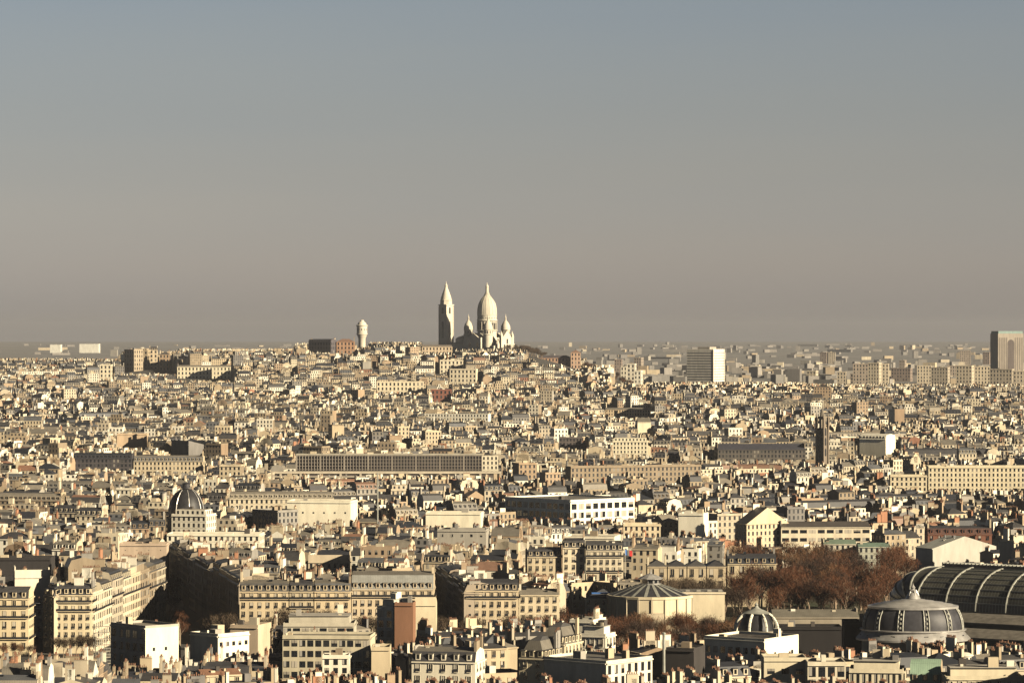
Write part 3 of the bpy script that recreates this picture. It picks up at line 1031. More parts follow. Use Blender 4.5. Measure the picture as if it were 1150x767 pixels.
big('dark glazed block under a white balustrade at the bottom edge', ob, 907, 950, 746, 772, 18, 14, 0, name='office_building', roof='flat', wt=(.62, .56, .43), rt=GRAVELS[2], style=dict(storey=3.6, bay=2.2, ww=2.0, wh=2.9, frame=False, top=.7), faces=(0,), chim=0)
big('cream house with pillared front and roof terrace at the bottom edge', ap, 954, 1014, 754, 774, 18, 13, -8, roof='terrace', wt=(.64, .57, .42), rt=GRAVELS[1], style=dict(storey=3.8, bay=1.5, ww=.8, wh=2.6, frame=False, top=.7), faces=(0, 1), chim=1, mark='the pillared cream house')
o_, P_ = big('house with bright green copper mansard at the bottom edge', ap, 1022, 1056, 766, 780, 15, 13, -10, roof='mansard2', wt=CREAMS[2], rt=(.27, .38, .28), slope=(.27, .38, .28), style=st, faces=(0,), chim=0, mark='the house with green copper mansard')
big('long cream house with low roof parapet in the bottom corner', ap, 1062, 1150, 762, 780, 17, 13, 0, roof='terrace', wt=(.62, .55, .40), rt=GRAVELS[2], style=st, faces=(0,), chim=1)
# --- behind: the hall, hoarding and others up to 2 km
big('huge blank pinkish wall dotted with anchor plates at the avenue end', 'party wall', 134, 187, 612, 652, 24, 12, 0, name='blank_walled_building', lod=0, roof='flat', wt=(.46, .36, .27), rt=GRAVELS[1], style=dict(storey=5, bay=4.3, ww=.35, wh=.35, frame=False, top=2), faces=(0,), chim=0, mark='the huge blank pinkish wall')
big('long black fronted block with light roof edge near the left border', ob, -20, 57, 628, 642, 20, 14, 0, name='office_building', lod=1, roof='flat', wt=(.035, .032, .032), rt=GRAVELS[1], win=(0, 0, 0, 0), chim=0, mark='the long black fronted block')
big('white walled house with pale green roof left of the large corner house', 'house', 17, 56, 648, 672, 15.5, 14, 10, name='house', lod=1, roof='shed', wt=(.70, .64, .52), rt=(.30, .38, .26), win=(0, 0, 0, 0), chim=.5, mark='the white walled house with green roof')
big('white terraced building stepping up on four floors below the dark dome', ob, 192, 232, 579, 602, 25.0, 14, -16, name='office_building', lod=1, roof='terrace', wt=(.76, .71, .58), rt=GRAVELS[2], chim=0, mark='the white terraced building')
big('low white flat roofed wing under the white terraced building', ob, 187, 292, 601, 611, 21, 16, -4, name='office_building', lod=1, roof='flat', wt=(.74, .69, .55), rt=GRAVELS[2], chim=.3)
big('long dazzling white wall with one row of tiny windows', 'warehouse', 322, 394, 564, 588, 26, 20, -8, name='warehouse', lod=0, roof='flat', wt=(.80, .74, .58), rt=GRAVELS[2], style=dict(storey=9, bay=5, ww=.9, wh=.9, frame=False, top=5, rows=1), faces=(0,), chim=0, mark='the long dazzling white wall')
big('grey shaded block with few windows left of the long dazzling white wall', ob, 282, 313, 574, 592, 24, 14, -44, name='office_building', lod=1, roof='flat', wt=GREYS[0], rt=GREYS[1], chim=0)
big('long mansarded cream terrace above the long dazzling white wall', ap, 258, 374, 560, 571, 24, 14, 3, lod=1, roof='mansard', wt=CREAMS[3], rt=ZINCS[3], slope=ZINCS[3], chim=1, mark='the long mansarded cream terrace')
big('glass office with blue shaded flank and white framed sunlit windows', ob, 567, 640, 561, 586, 27, 46, -49, name='office_building', lod=0, roof='flat', wt=(.74, .72, .62), rt=GRAVELS[1], style=dict(storey=4.6, bay=4.6, ww=3.5, wh=3.0, frame=False, top=1.4), faces=(0, 1), chim=0, mark='the blue glass office')
big('blank white block behind zinc roofs left of the blue glass office', 'hall', 478, 540, 577, 592, 23, 16, -5, name='hall', lod=1, roof='flat', wt=(.76, .70, .54), rt=GRAVELS[2], win=(0, 0, 0, 0), chim=0, mark='the blank white block')
big('grey block with two rows of small windows and a white end bay', ob, 491, 546, 596, 614, 21, 15, -6, name='office_building', lod=0, roof='flat', wt=GREYS[2], rt=DARKS[1], style=dict(storey=4.4, bay=4.2, ww=1.1, wh=1.3, frame=False, top=1.6, rows=2), faces=(0,), chim=0, mark='the grey block with small windows')
big('long factory like block with two dark window bands by the russet grove', 'factory', 877, 978, 592, 610, 20, 18, 3, name='factory', lod=0, roof='zinc', wt=(.60, .53, .40), rt=DARKS[1], style=dict(storey=4.0, bay=4.2, ww=3.4, wh=1.7, frame=False, top=1.2, rows=2), faces=(0,), chim=0, mark='the factory with dark window bands')
big('long brick house with slate mansard and pale round dormers', ap, 1042, 1114, 600, 613, 18, 14, 0, lod=0, roof='mansard', wt=(.20, .09, .06), rt=SLATES[1], slope=(.09, .045, .035), style=dict(storey=3.3, bay=3.6, ww=1.2, wh=1.9), faces=(0,), chim=1, mark='the long brick house')
big('pale green copper roofed hall right of the russet grove top', 'hall', 925, 962, 611, 622, 15.5, 14, 0, name='hall', lod=1, roof='zinc', wt=(.55, .5, .4), rt=(.17, .22, .165), chim=0, mark='the green copper roofed hall')
big('smaller green roofed wing with glazed front beside the copper roofed hall', 'hall', 964, 1000, 614, 624, 15, 12, 0, name='hall', lod=1, roof='zinc', wt=(.40, .40, .33), rt=(.15, .21, .165), chim=0)
big('large white sided hall with shaded end behind the glass vault', 'hall', 1030, 1046, 615, 634, 18, 36, -60, name='hall', lod=1, roof='zinc', wt=(.42, .40, .35), rt=(.36, .36, .32), win=(0, 0, 0, 0), chim=0, mark='the white sided hall')
big('steep gabled cream house with grey end wall above the russet grove', 'house', 826, 838, 588, 608, 22, 26, -56, name='house', lod=1, roof='gable', wt=(.58, .47, .33), rt=ZINCS[2], chim=.5, mark='the steep gabled cream house')
big('white twin slab building with dark stair slot', ap, 762, 790, 578, 600, 25, 13, -14, lod=1, roof='flat', wt=(.78, .73, .60), rt=GRAVELS[2], win=(0, 0, 0, 0), chim=0, mark='the white twin slab building')
big('low cream building with one row of arched windows', ob, 700, 742, 590, 600, 20, 14, 0, name='office_building', lod=1, roof='flat', wt=(.62, .52, .36), rt=GRAVELS[1], chim=.4)
big('slanting skylit hall with grey louvred roof in the roofs left of the avenue row', 'hall', 346, 393, 631, 640, 18, 14, 0, name='hall', lod=1, roof='shed', wt=(.52, .44, .32), rt=(.13, .13, .13), chim=0, mark='the skylit louvred hall')
# --- 2 to 3 km
big('long cream building with many window rows near the right border', ob, 1043, 1165, 525, 552, 30, 20, -2, name='office_building', lod=1, roof='flat', wt=(.66, .58, .41), rt=GRAVELS[1], chim=0, mark='the long cream building near the right border')
big('cream lower wing with stepped end left of the long cream building', ob, 1000, 1041, 535, 547, 27, 14, -2, name='office_building', lod=1, roof='flat', wt=(.62, .54, .38), rt=GRAVELS[1], chim=0)
big('white slab sided block among dark roofs right of the gothic tower', ob, 966, 994, 493, 513, 34, 20, -28, name='office_building', lod=1, roof='mansard', wt=(.80, .74, .58), rt=(.7, .66, .55), win=(0, 0, 0, 0), chim=0, mark='the white slab sided block')
big('long dark roofed hall left of the gothic tower', 'hall', 806, 905, 505, 518, 28, 30, 2, name='hall', lod=1, roof='zinc', wt=(.10, .09, .08), rt=(.06, .06, .075), chim=0, mark='the long dark roofed hall')
big('long black mansarded block with a row of pale chimneys', ap, 82, 148, 515, 527, 28, 14, 0, lod=1, roof='mansard', wt=(.06, .055, .06), rt=SLATES[2], slope=SLATES[2], chim=1, mark='the long black mansarded block')
big('tall blank tan wall block above the long black mansarded block', ap, 131, 165, 488, 504, 32, 14, 0, lod=1, roof='flat', wt=(.56, .42, .28), rt=GRAVELS[0], win=(0, 0, 0, 0), chim=0, mark='the tall blank tan wall')
big('grey blank wedge building between cream roofs', ap, 191, 213, 499, 514, 31, 14, -50, lod=1, roof='shed', wt=GREYS[1], rt=GREYS[1], win=(0, 0, 0, 0), chim=0)
big('long cream balconied terrace running towards the grid fronted slab', ap, 150, 228, 518, 531, 28, 14, 0, lod=1, roof='mansard', wt=CREAMS[1], rt=ZINCS[3], slope=ZINCS[0], chim=1, mark='the long balconied terrace')
big('white gabled wall house standing out in the middle distance', 'house', 716, 731, 474, 488, 3150, 13, 4, name='house', lod=1, roof='gable', wt=(.78, .70, .52), rt=ZINCS[1], win=(0, 0, 0, 0), chim=0, mark='the white gabled wall house')
big('white low stepped block right of the grid fronted slab', ob, 688, 727, 496, 512, 31, 14, -3, name='office_building', lod=1, roof='terrace', wt=(.74, .67, .50), rt=GRAVELS[2], chim=0, mark='the white stepped block')
big('dark shuttered apartment block left of the white stepped block', ap, 628, 654, 492, 505, 32, 14, 0, lod=1, roof='flat', wt=(.10, .085, .08), rt=GRAVELS[1], chim=0)
big('ochre cream apartment block with balconies on the slope below the basilica', ap, 680, 730, 460, 470, 3650, 14, 0, lod=1, roof='zinc', wt=(.56, .44, .29), rt=GRAVELS[1], chim=.5)
# --- the hill
big('dark fronted tall apartment block on the left shoulder of the hill', ap, 139, 151, 393, 420, 4540, 16, -40, lod=1, roof='flat', wt=(.40, .33, .24), rt=GRAVELS[1], chim=.5, mark='the tall block on the hill shoulder')
big('tan apartment block with stepped roofline on the left hill shoulder', ap, 153, 166, 394, 420, 4570, 16, -8, lod=1, roof='terrace', wt=(.46, .37, .25), rt=GRAVELS[1], chim=1)
big('lighter gap toothed apartment block second from the tall hill shoulder block', ap, 168, 177, 393, 420, 4590, 16, 6, lod=1, roof='mansard', wt=(.58, .48, .34), rt=SLATES[1], chim=1)
big('reddish tan apartment block third from the tall hill shoulder block', ap, 179, 190, 398, 420, 4550, 16, 0, lod=1, roof='hip', wt=(.40, .29, .19), rt=ZINCS[2], chim=1)
big('long cream barrack like block with even windows on the hill', ap, 199, 259, 412, 428, 4420, 15, 0, lod=1, roof='zinc', wt=(.76, .68, .50), rt=ZINCS[3], chim=.8, mark='the long barrack like block')
big('white cubic apartment block at the left end of the hill', ap, 112, 125, 410, 426, 4400, 14, 0, lod=1, roof='flat', wt=(.72, .64, .48), rt=GRAVELS[2], chim=0)
big('black roofed shaded apartment block on the skyline left of the water tower', ap, 346, 372, 384, 396, 4680, 14, -30, lod=1, roof='mansard', wt=(.10, .09, .10), rt=SLATES[0], chim=.5, mark='the dark block on the skyline')
big('russet brown apartment block on the skyline beside the water tower', ap, 378, 398, 384, 398, 4680, 14, 0, lod=1, roof='hip', wt=(.40, .24, .15), rt=TILES[1], chim=.5)
big('white apartment block with even windows below the long church roof', ap, 494, 520, 405, 420, 4380, 14, 0, lod=1, roof='flat', wt=(.74, .66, .50), rt=GRAVELS[2], chim=.5)
big('white twin apartment cubes on the slope under the basilica', ap, 505, 535, 415, 430, 4260, 14, -8, lod=1, roof='flat', wt=(.72, .64, .48), rt=GRAVELS[2], chim=.5, win=(1, 0, 0, 0))
big('brick red apartment block half way up the hill', ap, 484, 507, 438, 453, 4050, 14, 0, lod=1, roof='flat', wt=(.24, .10, .07), rt=GRAVELS[1], chim=.4, mark='the brick red hill block')
big('long white school like block with rows of windows half way up the hill', 'school', 423, 476, 429, 441, 4150, 14, 4, name='school', lod=1, roof='flat', wt=(.66, .58, .42), rt=GRAVELS[2], chim=.3, mark='the white school like block')
big('brown brick school with dark roof on the crest right of the basilica', 'school', 604, 642, 402, 410, 4640, 12, 4, name='school', lod=1, roof='hip', wt=(.34, .22, .15), rt=(.08, .07, .075), chim=.5, mark='the brown school on the crest')
big('small pinkish end pavilion on the crest beside the brown school', 'house', 641, 652, 396, 415, 4630, 12, 0, name='house', lod=1, roof='hip', wt=(.50, .34, .24), rt=TILES[1], chim=.3)
for i, (u0, u1, vt) in enumerate(((697, 704, 412), (704, 713, 409), (712, 720, 417))):
    big('pale apartment cube at the right foot of the hill, %s of three' % ['lowest placed', 'tallest', 'outermost'][i], ap, u0, u1, vt, 430, 4600, 14, -10, lod=1, roof='flat', wt=WHITES[i], rt=GRAVELS[2], chim=0)
# tower blocks on the plain behind the hill's foot
TB = 'tower blocks on the plain beyond the city roofs'
TOWERS = [(940, 950, 418, 5600), (955, 962, 420, 5600), (958, 975, 409, 5500), (975, 987, 408, 5450), (987, 998, 409, 5500), (1001, 1022, 414, 6000),
          (1030, 1046, 411, 5700), (1046, 1064, 413, 5600), (1064, 1075, 411, 6000), (1074, 1091, 411, 5400), (1091, 1112, 412, 5450), (1112, 1136, 415, 5000), (1138, 1156, 417, 5000),
          (906, 916, 417, 5800), (870, 880, 420, 5900), (1010, 1016, 405, 7400), (930, 938, 396, 9000), (921, 928, 396, 9000), (1078, 1090, 394, 8600), (1104, 1111, 396, 8400), (690, 698, 404, 6600), (712, 720, 402, 6900)]
for i, (u0, u1, vt, Y) in enumerate(TOWERS):
    r_ = random.Random(i)
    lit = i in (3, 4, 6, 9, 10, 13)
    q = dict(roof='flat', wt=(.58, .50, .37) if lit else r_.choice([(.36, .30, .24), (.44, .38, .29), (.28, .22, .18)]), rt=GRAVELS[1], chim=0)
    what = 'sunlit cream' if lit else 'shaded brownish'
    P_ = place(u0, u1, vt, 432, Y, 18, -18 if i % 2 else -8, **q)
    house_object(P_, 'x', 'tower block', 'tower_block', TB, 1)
    P_['tower'] = i
tw = [o for o in SC.objects if o.name.startswith('tower_block')]
tw.sort(key=lambda o: o.location.x / o.location.y)
for i, o in enumerate(tw):
    far = 'very hazy' if o.location.y > 6300 else 'distant'
    o['label'] = '%s slab tower block on the plain, %s of the towers from the %s' % (
        far, (ORD + ['thirteenth'])[i if i < 11 else len(tw) - 1 - i].replace('nearest', 'first'), 'left' if i < 11 else 'right edge')


def wide_tower():
    """The many-storeyed office slab standing alone: one face in shade, the narrow one sunlit."""
    Y = 5000.0
    u0, um, u1, vt, vb = 772, 800.5, 814.5, 393, 432
    a = rad(-26)
    wl_ = (um - u0) / F * Y / math.cos(a)
    dl = (u1 - um) / F * Y / math.sin(-a)
    z1 = Z_at(vt, Y)
    xm = X_at((u0 + um) / 2, Y)
    cx, cy = xm - math.sin(a) * dl / 2, Y + math.cos(a) * dl / 2
    g = ground(cx, cy)
    o = root('office_tower', (cx, cy, g), a, 'wide isolated office tower with white floor bands and rooftop box', 'office tower')
    FOOT.append((cx, cy, wl_ / 2 + 8, dl / 2 + 8, a))
    H = z1 - g
    b = MB()
    b.box(-wl_ / 2, wl_ / 2, -dl / 2, dl / 2, -4, H, WALL, (.36, .35, .34), top=WALL, ttint=(.4, .38, .33))
    link('glazed_core', b.mesh('glazed_core'), o)
    n = 15
    for i in range(n):
        z = 2 + (H - 2) * i / n
        b = MB()
        b.box(-wl_ / 2 - .5, wl_ / 2 + .5, -dl / 2 - .5, dl / 2 + .5, z, z + (H - 2) / n * .58, WALL, (.74, .70, .60), bottom=True)
        link('floor_band', b.mesh('floor_band'), o)
    b = MB()
    b.box(-wl_ / 2 - .6, wl_ / 2 + .6, -dl / 2 - .6, dl / 2 + .6, H - 1.2, H + 1, WALL, (.74, .70, .60), bottom=True)
    b.box(-wl_ * .18, wl_ * .28, -dl * .3, dl * .3, H + 1, H + 4.2, WALL, (.4, .36, .30))
    link('roof_house', b.mesh('roof_house'), o)
    for s_ in (-1, 1):
        b = MB()
        b.box(wl_ / 2 + .45, wl_ / 2 + .9, s_ * dl / 2 - .9, s_ * dl / 2 + .9, 0, H, WALL, (.70, .62, .50))
        link('corner_pier', b.mesh('corner_pier'), o)
    LANDMARKS.append(('the wide white banded office tower', 793, 415))


wide_tower()


def big_tower():
    Y = 5200.0
    a = rad(-12)
    u0, um, vt = 1117, 1148, 373
    w = (um - u0) / F * Y
    d = 26
    x = X_at((u0 + um) / 2, Y)
    g = ground(x, Y)
    H = Z_at(vt, Y) - g
    a = rad(16)
    o = root('office_tower', (x, Y + 16, g), a, 'tallest tan office tower with a tall arched recess, by the right border', 'office tower')
    FOOT.append((x, Y + 16, w / 2 + 6, 24, a))
    b = MB()
    b.box(-w / 2, w / 2, -14, 14, -4, H - 2, (WALL, WALL, WALL, WALL), (.30, .265, .22))
    link('tower_body', b.mesh('tower_body'), o)
    b = MB()
    for k in range(11):
        x0 = -w / 2 + .8 + k * (w - 1.6) / 11
        if 3 < k < 7:
            continue
        b.poly([(x0 + .6, -14.02, 3), (x0 + (w - 1.6) / 11 - .6, -14.02, 3), (x0 + (w - 1.6) / 11 - .6, -14.02, H - 8), (x0 + .6, -14.02, H - 8)], WALL, (.16, .14, .12))
    link('window_strips', b.mesh('window_strips'), o)['label'] = 'close vertical window strips'
    b = MB()
    aw = w * .13
    pts = [(-aw, -14.05, 2), (aw, -14.05, 2), (aw, -14.05, H - 16)]
    pts += [(aw * math.cos(t), -14.05, H - 16 + aw * math.sin(t)) for t in [math.pi * i / 8 for i in range(1, 8)]] + [(-aw, -14.05, H - 16)]
    b.poly(pts, WALL, (.10, .085, .08))
    link('arched_recess', b.mesh('arched_recess'), o)
    b = MB()
    b.box(-w / 2 + 1, w / 2 - 1, -13, 13, H - 2, H + 1.5, WALL, (.22, .30, .28))
    link('roof_crown', b.mesh('roof_crown'), o)


big_tower()


# ------------------------------------------------------------------ the basilica on the hill
def basilica():
    Y = 4750.0
    x = X_at(547, Y)
    g = 95.5
    K = 4750 / F   # metres per photo pixel there
    rot = rad(48.5)
    o = root('basilica', (x, Y, g), rot, 'white domed basilica crowning the hill', 'basilica')
    FOOT.append((x + 8, Y + 2, 44, 40, rot))
    z = lambda v: Z_at(v, Y) - g
    def pt(name, b, smooth=False, parent=o):
        return link(name, b.mesh(name, smooth), parent)
    S = 1.0
    b = MB()  # body: a cross of blocks round the crossing
    b.box(-20, 20, -30, 30, -8, z(388), STONE)
    b.box(-27, 27, -13, 13, -8, z(379), STONE)
    pt('nave', b)
    b = MB()   # nave and transept pitched roofs
    for (hw, hd, zz, rise) in ((13, 31, z(388), 6), (27.5, 9, z(379), 6)):
        if hd > hw:
            b.poly([(-hw, -hd, zz), (-hw, hd, zz), (0, hd, zz + rise), (0, -hd, zz + rise)], STONE)
            b.poly([(hw, hd, zz), (hw, -hd, zz), (0, -hd, zz + rise), (0, hd, zz + rise)], STONE)
            b.poly([(-hw, -hd, zz), (hw, -hd, zz), (0, -hd, zz + rise)], STONE)
            b.poly([(hw, hd, zz), (-hw, hd, zz), (0, hd, zz + rise)], STONE)
        else:
            b.poly([(-hw, -hd, zz), (hw, -hd, zz), (hw, 0, zz + rise), (-hw, 0, zz + rise)], STONE)
            b.poly([(hw, hd, zz), (-hw, hd, zz), (-hw, 0, zz + rise), (hw, 0, zz + rise)], STONE)
            b.poly([(-hw, hd, zz), (-hw, -hd, zz), (-hw, 0, zz + rise)], STONE)
            b.poly([(hw, -hd, zz), (hw, hd, zz), (hw, 0, zz + rise)], STONE)
    pt('nave_roof', b)
    # south front: gable wall with turrets and portico
    b = MB()
    b.box(-9, 9, -36, -30.02, -8, z(379), STONE)
    b.poly([(-9, -36, z(379)), (9, -36, z(379)), (0, -36, z(371))], STONE)
    b.poly([(9, -30.1, z(379)), (-9, -30.1, z(379)), (0, -30.1, z(371))], STONE)
    b.poly([(-9.4, -36.3, z(379.3)), (0, -36.3, z(370.7)), (0, -30, z(370.7)), (-9.4, -30, z(379.3))], STONE)
    b.poly([(9.4, -30, z(379.3)), (0, -30, z(370.7)), (0, -36.3, z(370.7)), (9.4, -36.3, z(379.3))], STONE)
    fr = pt('front_gable', b)
    for sx in (-1, 1):
        b = MB()
        b.box(sx * 10.8 - 1.8, sx * 10.8 + 1.8, -36.6, -33, -8, z(377), STONE)
        b.lathe([(2.1, z(377)), (2.1, z(376)), (1.2, z(374)), (0, z(371.5))], sx * 10.8, -34.8, STONE, 8)
        pt('front_turret', b)
    for k in (-1, 0, 1):
        b = MB()
        pts = [(-1.7, 0, 0), (1.7, 0, 0), (1.7, 0, 6)] + [(1.7 * math.cos(t), 0, 6 + 1.7 * math.sin(t)) for t in (.6, 1.2, 1.57, 2.0, 2.6)] + [(-1.7, 0, 6)]
        b.poly(pts, DARK)
        link('portico_arch', b.mesh('portico_arch'), fr, (k * 5.4, -36.05, -2))
    b = MB()
    pts = [(-1.6, 0, 0), (1.6, 0, 0), (1.6, 0, 5)] + [(1.6 * math.cos(t), 0, 5 + 1.6 * math.sin(t)) for t in (.6, 1.2, 1.57, 2.0, 2.6)] + [(-1.6, 0, 5)]
    b.poly(pts, DARK)
    link('gable_niche', b.mesh('gable_niche'), fr, (0, -36.05, z(386)))
    # windows along the shaded west side
    for yy in (-22, -7, 7, 22):
        b = MB()
        b.poly(pts, GLASS)
        link('side_window', b.mesh('side_window'), o, (-20.05 if abs(yy) > 13 else -27.05, yy, 2), -math.pi / 2)

    def arches(r, n, w, h, z0, cx=0, cy=0, ph=0.0, name='drum_window'):
        me = None
        for i in range(n):
            t = ph + 2 * math.pi * i / n
            if me is None:
                b = MB()
                pp = [(-w, 0, 0), (w, 0, 0), (w, 0, h - w)] + [(w * math.cos(q), 0, h - w + w * math.sin(q)) for q in (.5, 1.05, 1.57, 2.1, 2.65)] + [(-w, 0, h - w)]
                b.poly(pp, DARK)
                me = b.mesh(name)
            link(name, me, o, (cx + r * math.cos(t), cy + r * math.sin(t), z0), t + math.pi / 2)
    # main dome
    Rd = 11.9 * K * .93
    b = MB()
    b.lathe([(Rd * .97, z(390)), (Rd * .97, z(372)), (Rd * 1.08, z(371.6)), (Rd * 1.08, z(370.8)), (Rd * .94, z(370.4)), (Rd * .94, z(361)),
             (Rd * 1.05, z(360.4)), (Rd * 1.05, z(359.2)), (Rd * .99, z(358.8)), (Rd * .99, z(354.5)), (Rd * 1.03, z(354.2)), (Rd * 1.03, z(353.5)), (Rd * .97, z(353.2))], 0, 0, STONE, 40)
    pt('drum', b, True)
    arches(Rd * .945, 20, 1.35, 8.6, z(369.8))
    arches(Rd * .995, 20, .5, 1.8, z(357.8), name='small_drum_window')
    for i in range(20):
        t = 2 * math.pi * (i + .5) / 20
        b = MB()
        b.lathe([(.42, z(370.3)), (.4, z(361.2))], Rd * 1.0 * math.cos(t), Rd * 1.0 * math.sin(t), STONE, 6)
        pt('drum_column', b)
    b = MB()
    prof = []
    for v_, r_ in ((353.2, .98), (350, .985), (346.5, .96), (343, .90), (340.5, .825), (338, .71), (335.8, .57), (333.8, .43), (332.3, .32), (330.5, .225), (329, .18)):
        prof.append((Rd * r_, z(v_)))
    b.lathe(prof, 0, 0, STONE, 40)
    dm = pt('dome', b, True)
    for i in range(16):      # raised stone ribs up the dome
        t = 2 * math.pi * (i + .5) / 16
        b = MB()
        for (r0, z0), (r1, z1) in zip(prof, prof[1:]):
            b.tube((r0 * math.cos(t), r0 * math.sin(t), z0), (r1 * math.cos(t), r1 * math.sin(t), z1), .36, .36, STONE, 4)
        link('dome_rib', b.mesh('dome_rib'), dm)
    b = MB()
    b.lathe([(2.9, z(329.4)), (2.9, z(328.8)), (2.2, z(328.5)), (1.9, z(322.8)), (2.3, z(322.4)), (2.2, z(321.8)), (1.3, z(320.2)), (.5, z(319.3)), (.22, z(317.6)), (0, z(317.2))], 0, 0, STONE, 12)
    b.box(-.7, .7, -.15, .15, z(318.3), z(317.9), STONE)
    pt('lantern', b, True)
    # four corner cupolas
    for (sx, sy) in ((-1, -1), (1, -1), (-1, 1), (1, 1)):
        cx, cy = sx * 17.5, sy * 17.5
        b = MB()
        b.lathe([(6.3, z(390)), (6.3, z(376.6)), (6.9, z(376.2)), (6.9, z(375.4)), (5.9, z(375)), (5.9, z(370.6)), (6.6, z(370.2)), (6.4, z(369.6))], cx, cy, STONE, 20)
        pt('cupola_drum', b, True)
        arches(5.95, 10, .6, 3.8, z(374.6), cx, cy, name='cupola_window')
        b = MB()
        b.lathe([(6.3, z(369.6)), (6.2, z(367.6)), (5.7, z(365.8)), (4.6, z(363.6)), (3.2, z(361.8)), (1.7, z(360.3)), (1.1, z(359.8)), (1.0, z(357.2)), (1.25, z(356.9)), (.5, z(355.3)), (.15, z(352.8)), (0, z(352.6))], cx, cy, STONE, 20)
        pt('cupola', b, True)
    # stair turrets and the equestrian plinths by the portico
    for sx in (-1, 1):
        b = MB()
        b.box(sx * 14.5 - 2.4, sx * 14.5 + 2.4, -34, -29, -8, z(386), STONE)
        b.lathe([(2.8, z(386)), (2.2, z(384)), (0, z(381))], sx * 14.5, -31.5, STONE, 8)
        pt('porch_turret', b)
    # apse chapels ring
    b = MB()
    b.lathe([(18, -8), (18, z(386)), (16.5, z(385)), (14, z(384.4)), (14, z(380.5)), (11, z(378.6)), (5, z(377)), (0, z(376.4))], 0, 38, STONE, 24)
    pt('apse', b, True)
    # campanile behind the apse
    bt = (0, 74)
    hs_ = 6.7
    b = MB()
    b.box(-hs_, hs_, bt[1] - hs_, bt[1] + hs_, -8, z(343), STONE)
    for q in (-1, 1):
        for p_ in (-1, 1):
            b.box(q * hs_ - .55, q * hs_ + .55, bt[1] + p_ * hs_ - .55, bt[1] + p_ * hs_ + .55, -8, z(344), STONE)
    tower = pt('bell_tower', b)
    b = MB()
    b.box(-hs_ - .9, hs_ + .9, bt[1] - hs_ - .9, bt[1] + hs_ + .9, z(343), z(341.6), STONE, bottom=True)
    b.lathe([(8.6, z(341.6)), (8.2, z(337.5)), (8.7, z(337.2)), (8.5, z(336.6)), (7.0, z(336.2))], 0, bt[1], STONE, 8, math.pi / 8)
    link('belfry_storey', b.mesh('belfry_storey'), tower)
    b = MB()
    b.lathe([(7.6, z(336.6)), (6.6, z(333)), (5.0, z(329)), (3.4, z(325.5)), (2.2, z(323.2)), (1.9, z(322.9)), (1.8, z(320.7)), (2.1, z(320.4)), (1.2, z(318.8)), (.5, z(317.6)), (.2, z(315.6)), (0, z(315.4))], 0, bt[1], STONE, 16)
    link('spire', b.mesh('spire', True), tower)
    for i, t in enumerate((-math.pi / 2, 0, math.pi / 2, math.pi)):
        nx, ny = math.cos(t), math.sin(t)
        for (w_, h_, zz) in ((1.7, 8.5, 352), (1.9, 23, 380)):
            b = MB()
            pp = [(-w_, 0, 0), (w_, 0, 0), (w_, 0, h_ - w_)] + [(w_ * math.cos(q), 0, h_ - w_ + w_ * math.sin(q)) for q in (.5, 1.05, 1.57, 2.1, 2.65)] + [(-w_, 0, h_ - w_)]
            b.poly(pp, DARK if zz == 352 else WALL, (.30, .27, .22))
            link('belfry_opening' if zz == 352 else 'tower_recess', b.mesh('belfry_opening'), tower, (nx * (hs_ + .04), bt[1] + ny * (hs_ + .04), z(zz)), t + math.pi / 2)
    FOOT.append((x - math.sin(rot) * 74, Y + math.cos(rot) * 74, 14, 14, rot))
    LANDMARKS.append(('the domed basilica', 547, 385))


basilica()


def water_tower():
    Y = 4700.0
    x = X_at(406.5, Y)
    g = ground(x, Y)
    o = root('water_tower', (x, Y, g), 0, 'round white water tower with a capped top on the skyline', 'water tower')
    z = lambda v: Z_at(v, Y) - g
    k = Y / F
    b = MB()
    b.lathe([(4.0 * k, -6), (4.0 * k, z(380)), (4.6 * k, z(379)), (5.6 * k, z(376))], 0, 0, STONE, 24)
    link('shaft', b.mesh('shaft', True), o)
    b = MB()
    b.lathe([(5.6 * k, z(376)), (6.3 * k, z(375.6)), (6.3 * k, z(374.8)), (5.9 * k, z(374.5)), (5.9 * k, z(366.5)), (6.6 * k, z(366)), (6.6 * k, z(365.2)), (5.6 * k, z(364.8))], 0, 0, STONE, 24)
    link('tank', b.mesh('tank', True), o)
    b = MB()
    b.lathe([(5.2 * k, z(364.9)), (4.8 * k, z(363.2)), (3.4 * k, z(361.6)), (2.4 * k, z(361.2)), (2.2 * k, z(359.6)), (0, z(359.2))], 0, 0, STONE, 24)
    link('cap', b.mesh('cap', True), o)
    for i in range(12):
        t = 2 * math.pi * i / 12
        b = MB()
        b.poly([(-.5, 0, 0), (.5, 0, 0), (.5, 0, 2.2), (-.5, 0, 2.2)], DARK)
        link('slit_window', b.mesh('slit_window'), o, ((5.9 * k + .06) * math.cos(t), (5.9 * k + .06) * math.sin(t), z(371)), t + math.pi / 2)
    FOOT.append((x, Y, 12, 12, 0))
    LANDMARKS.append(('the round water tower', 406, 376))


water_tower()


def hill_church():
    """The long roofed church in front of the bell tower."""
    Y = 4660.0
    P = place(474, 508, 389.5, 397, Y, 18, 8, roof='zinc', wt=(.50, .40, .28), rt=(.20, .17, .14), chim=0)
    house_object(P, 'long low church with brown roof at the foot of the bell tower', 'church', 'church', None, 1)


hill_church()


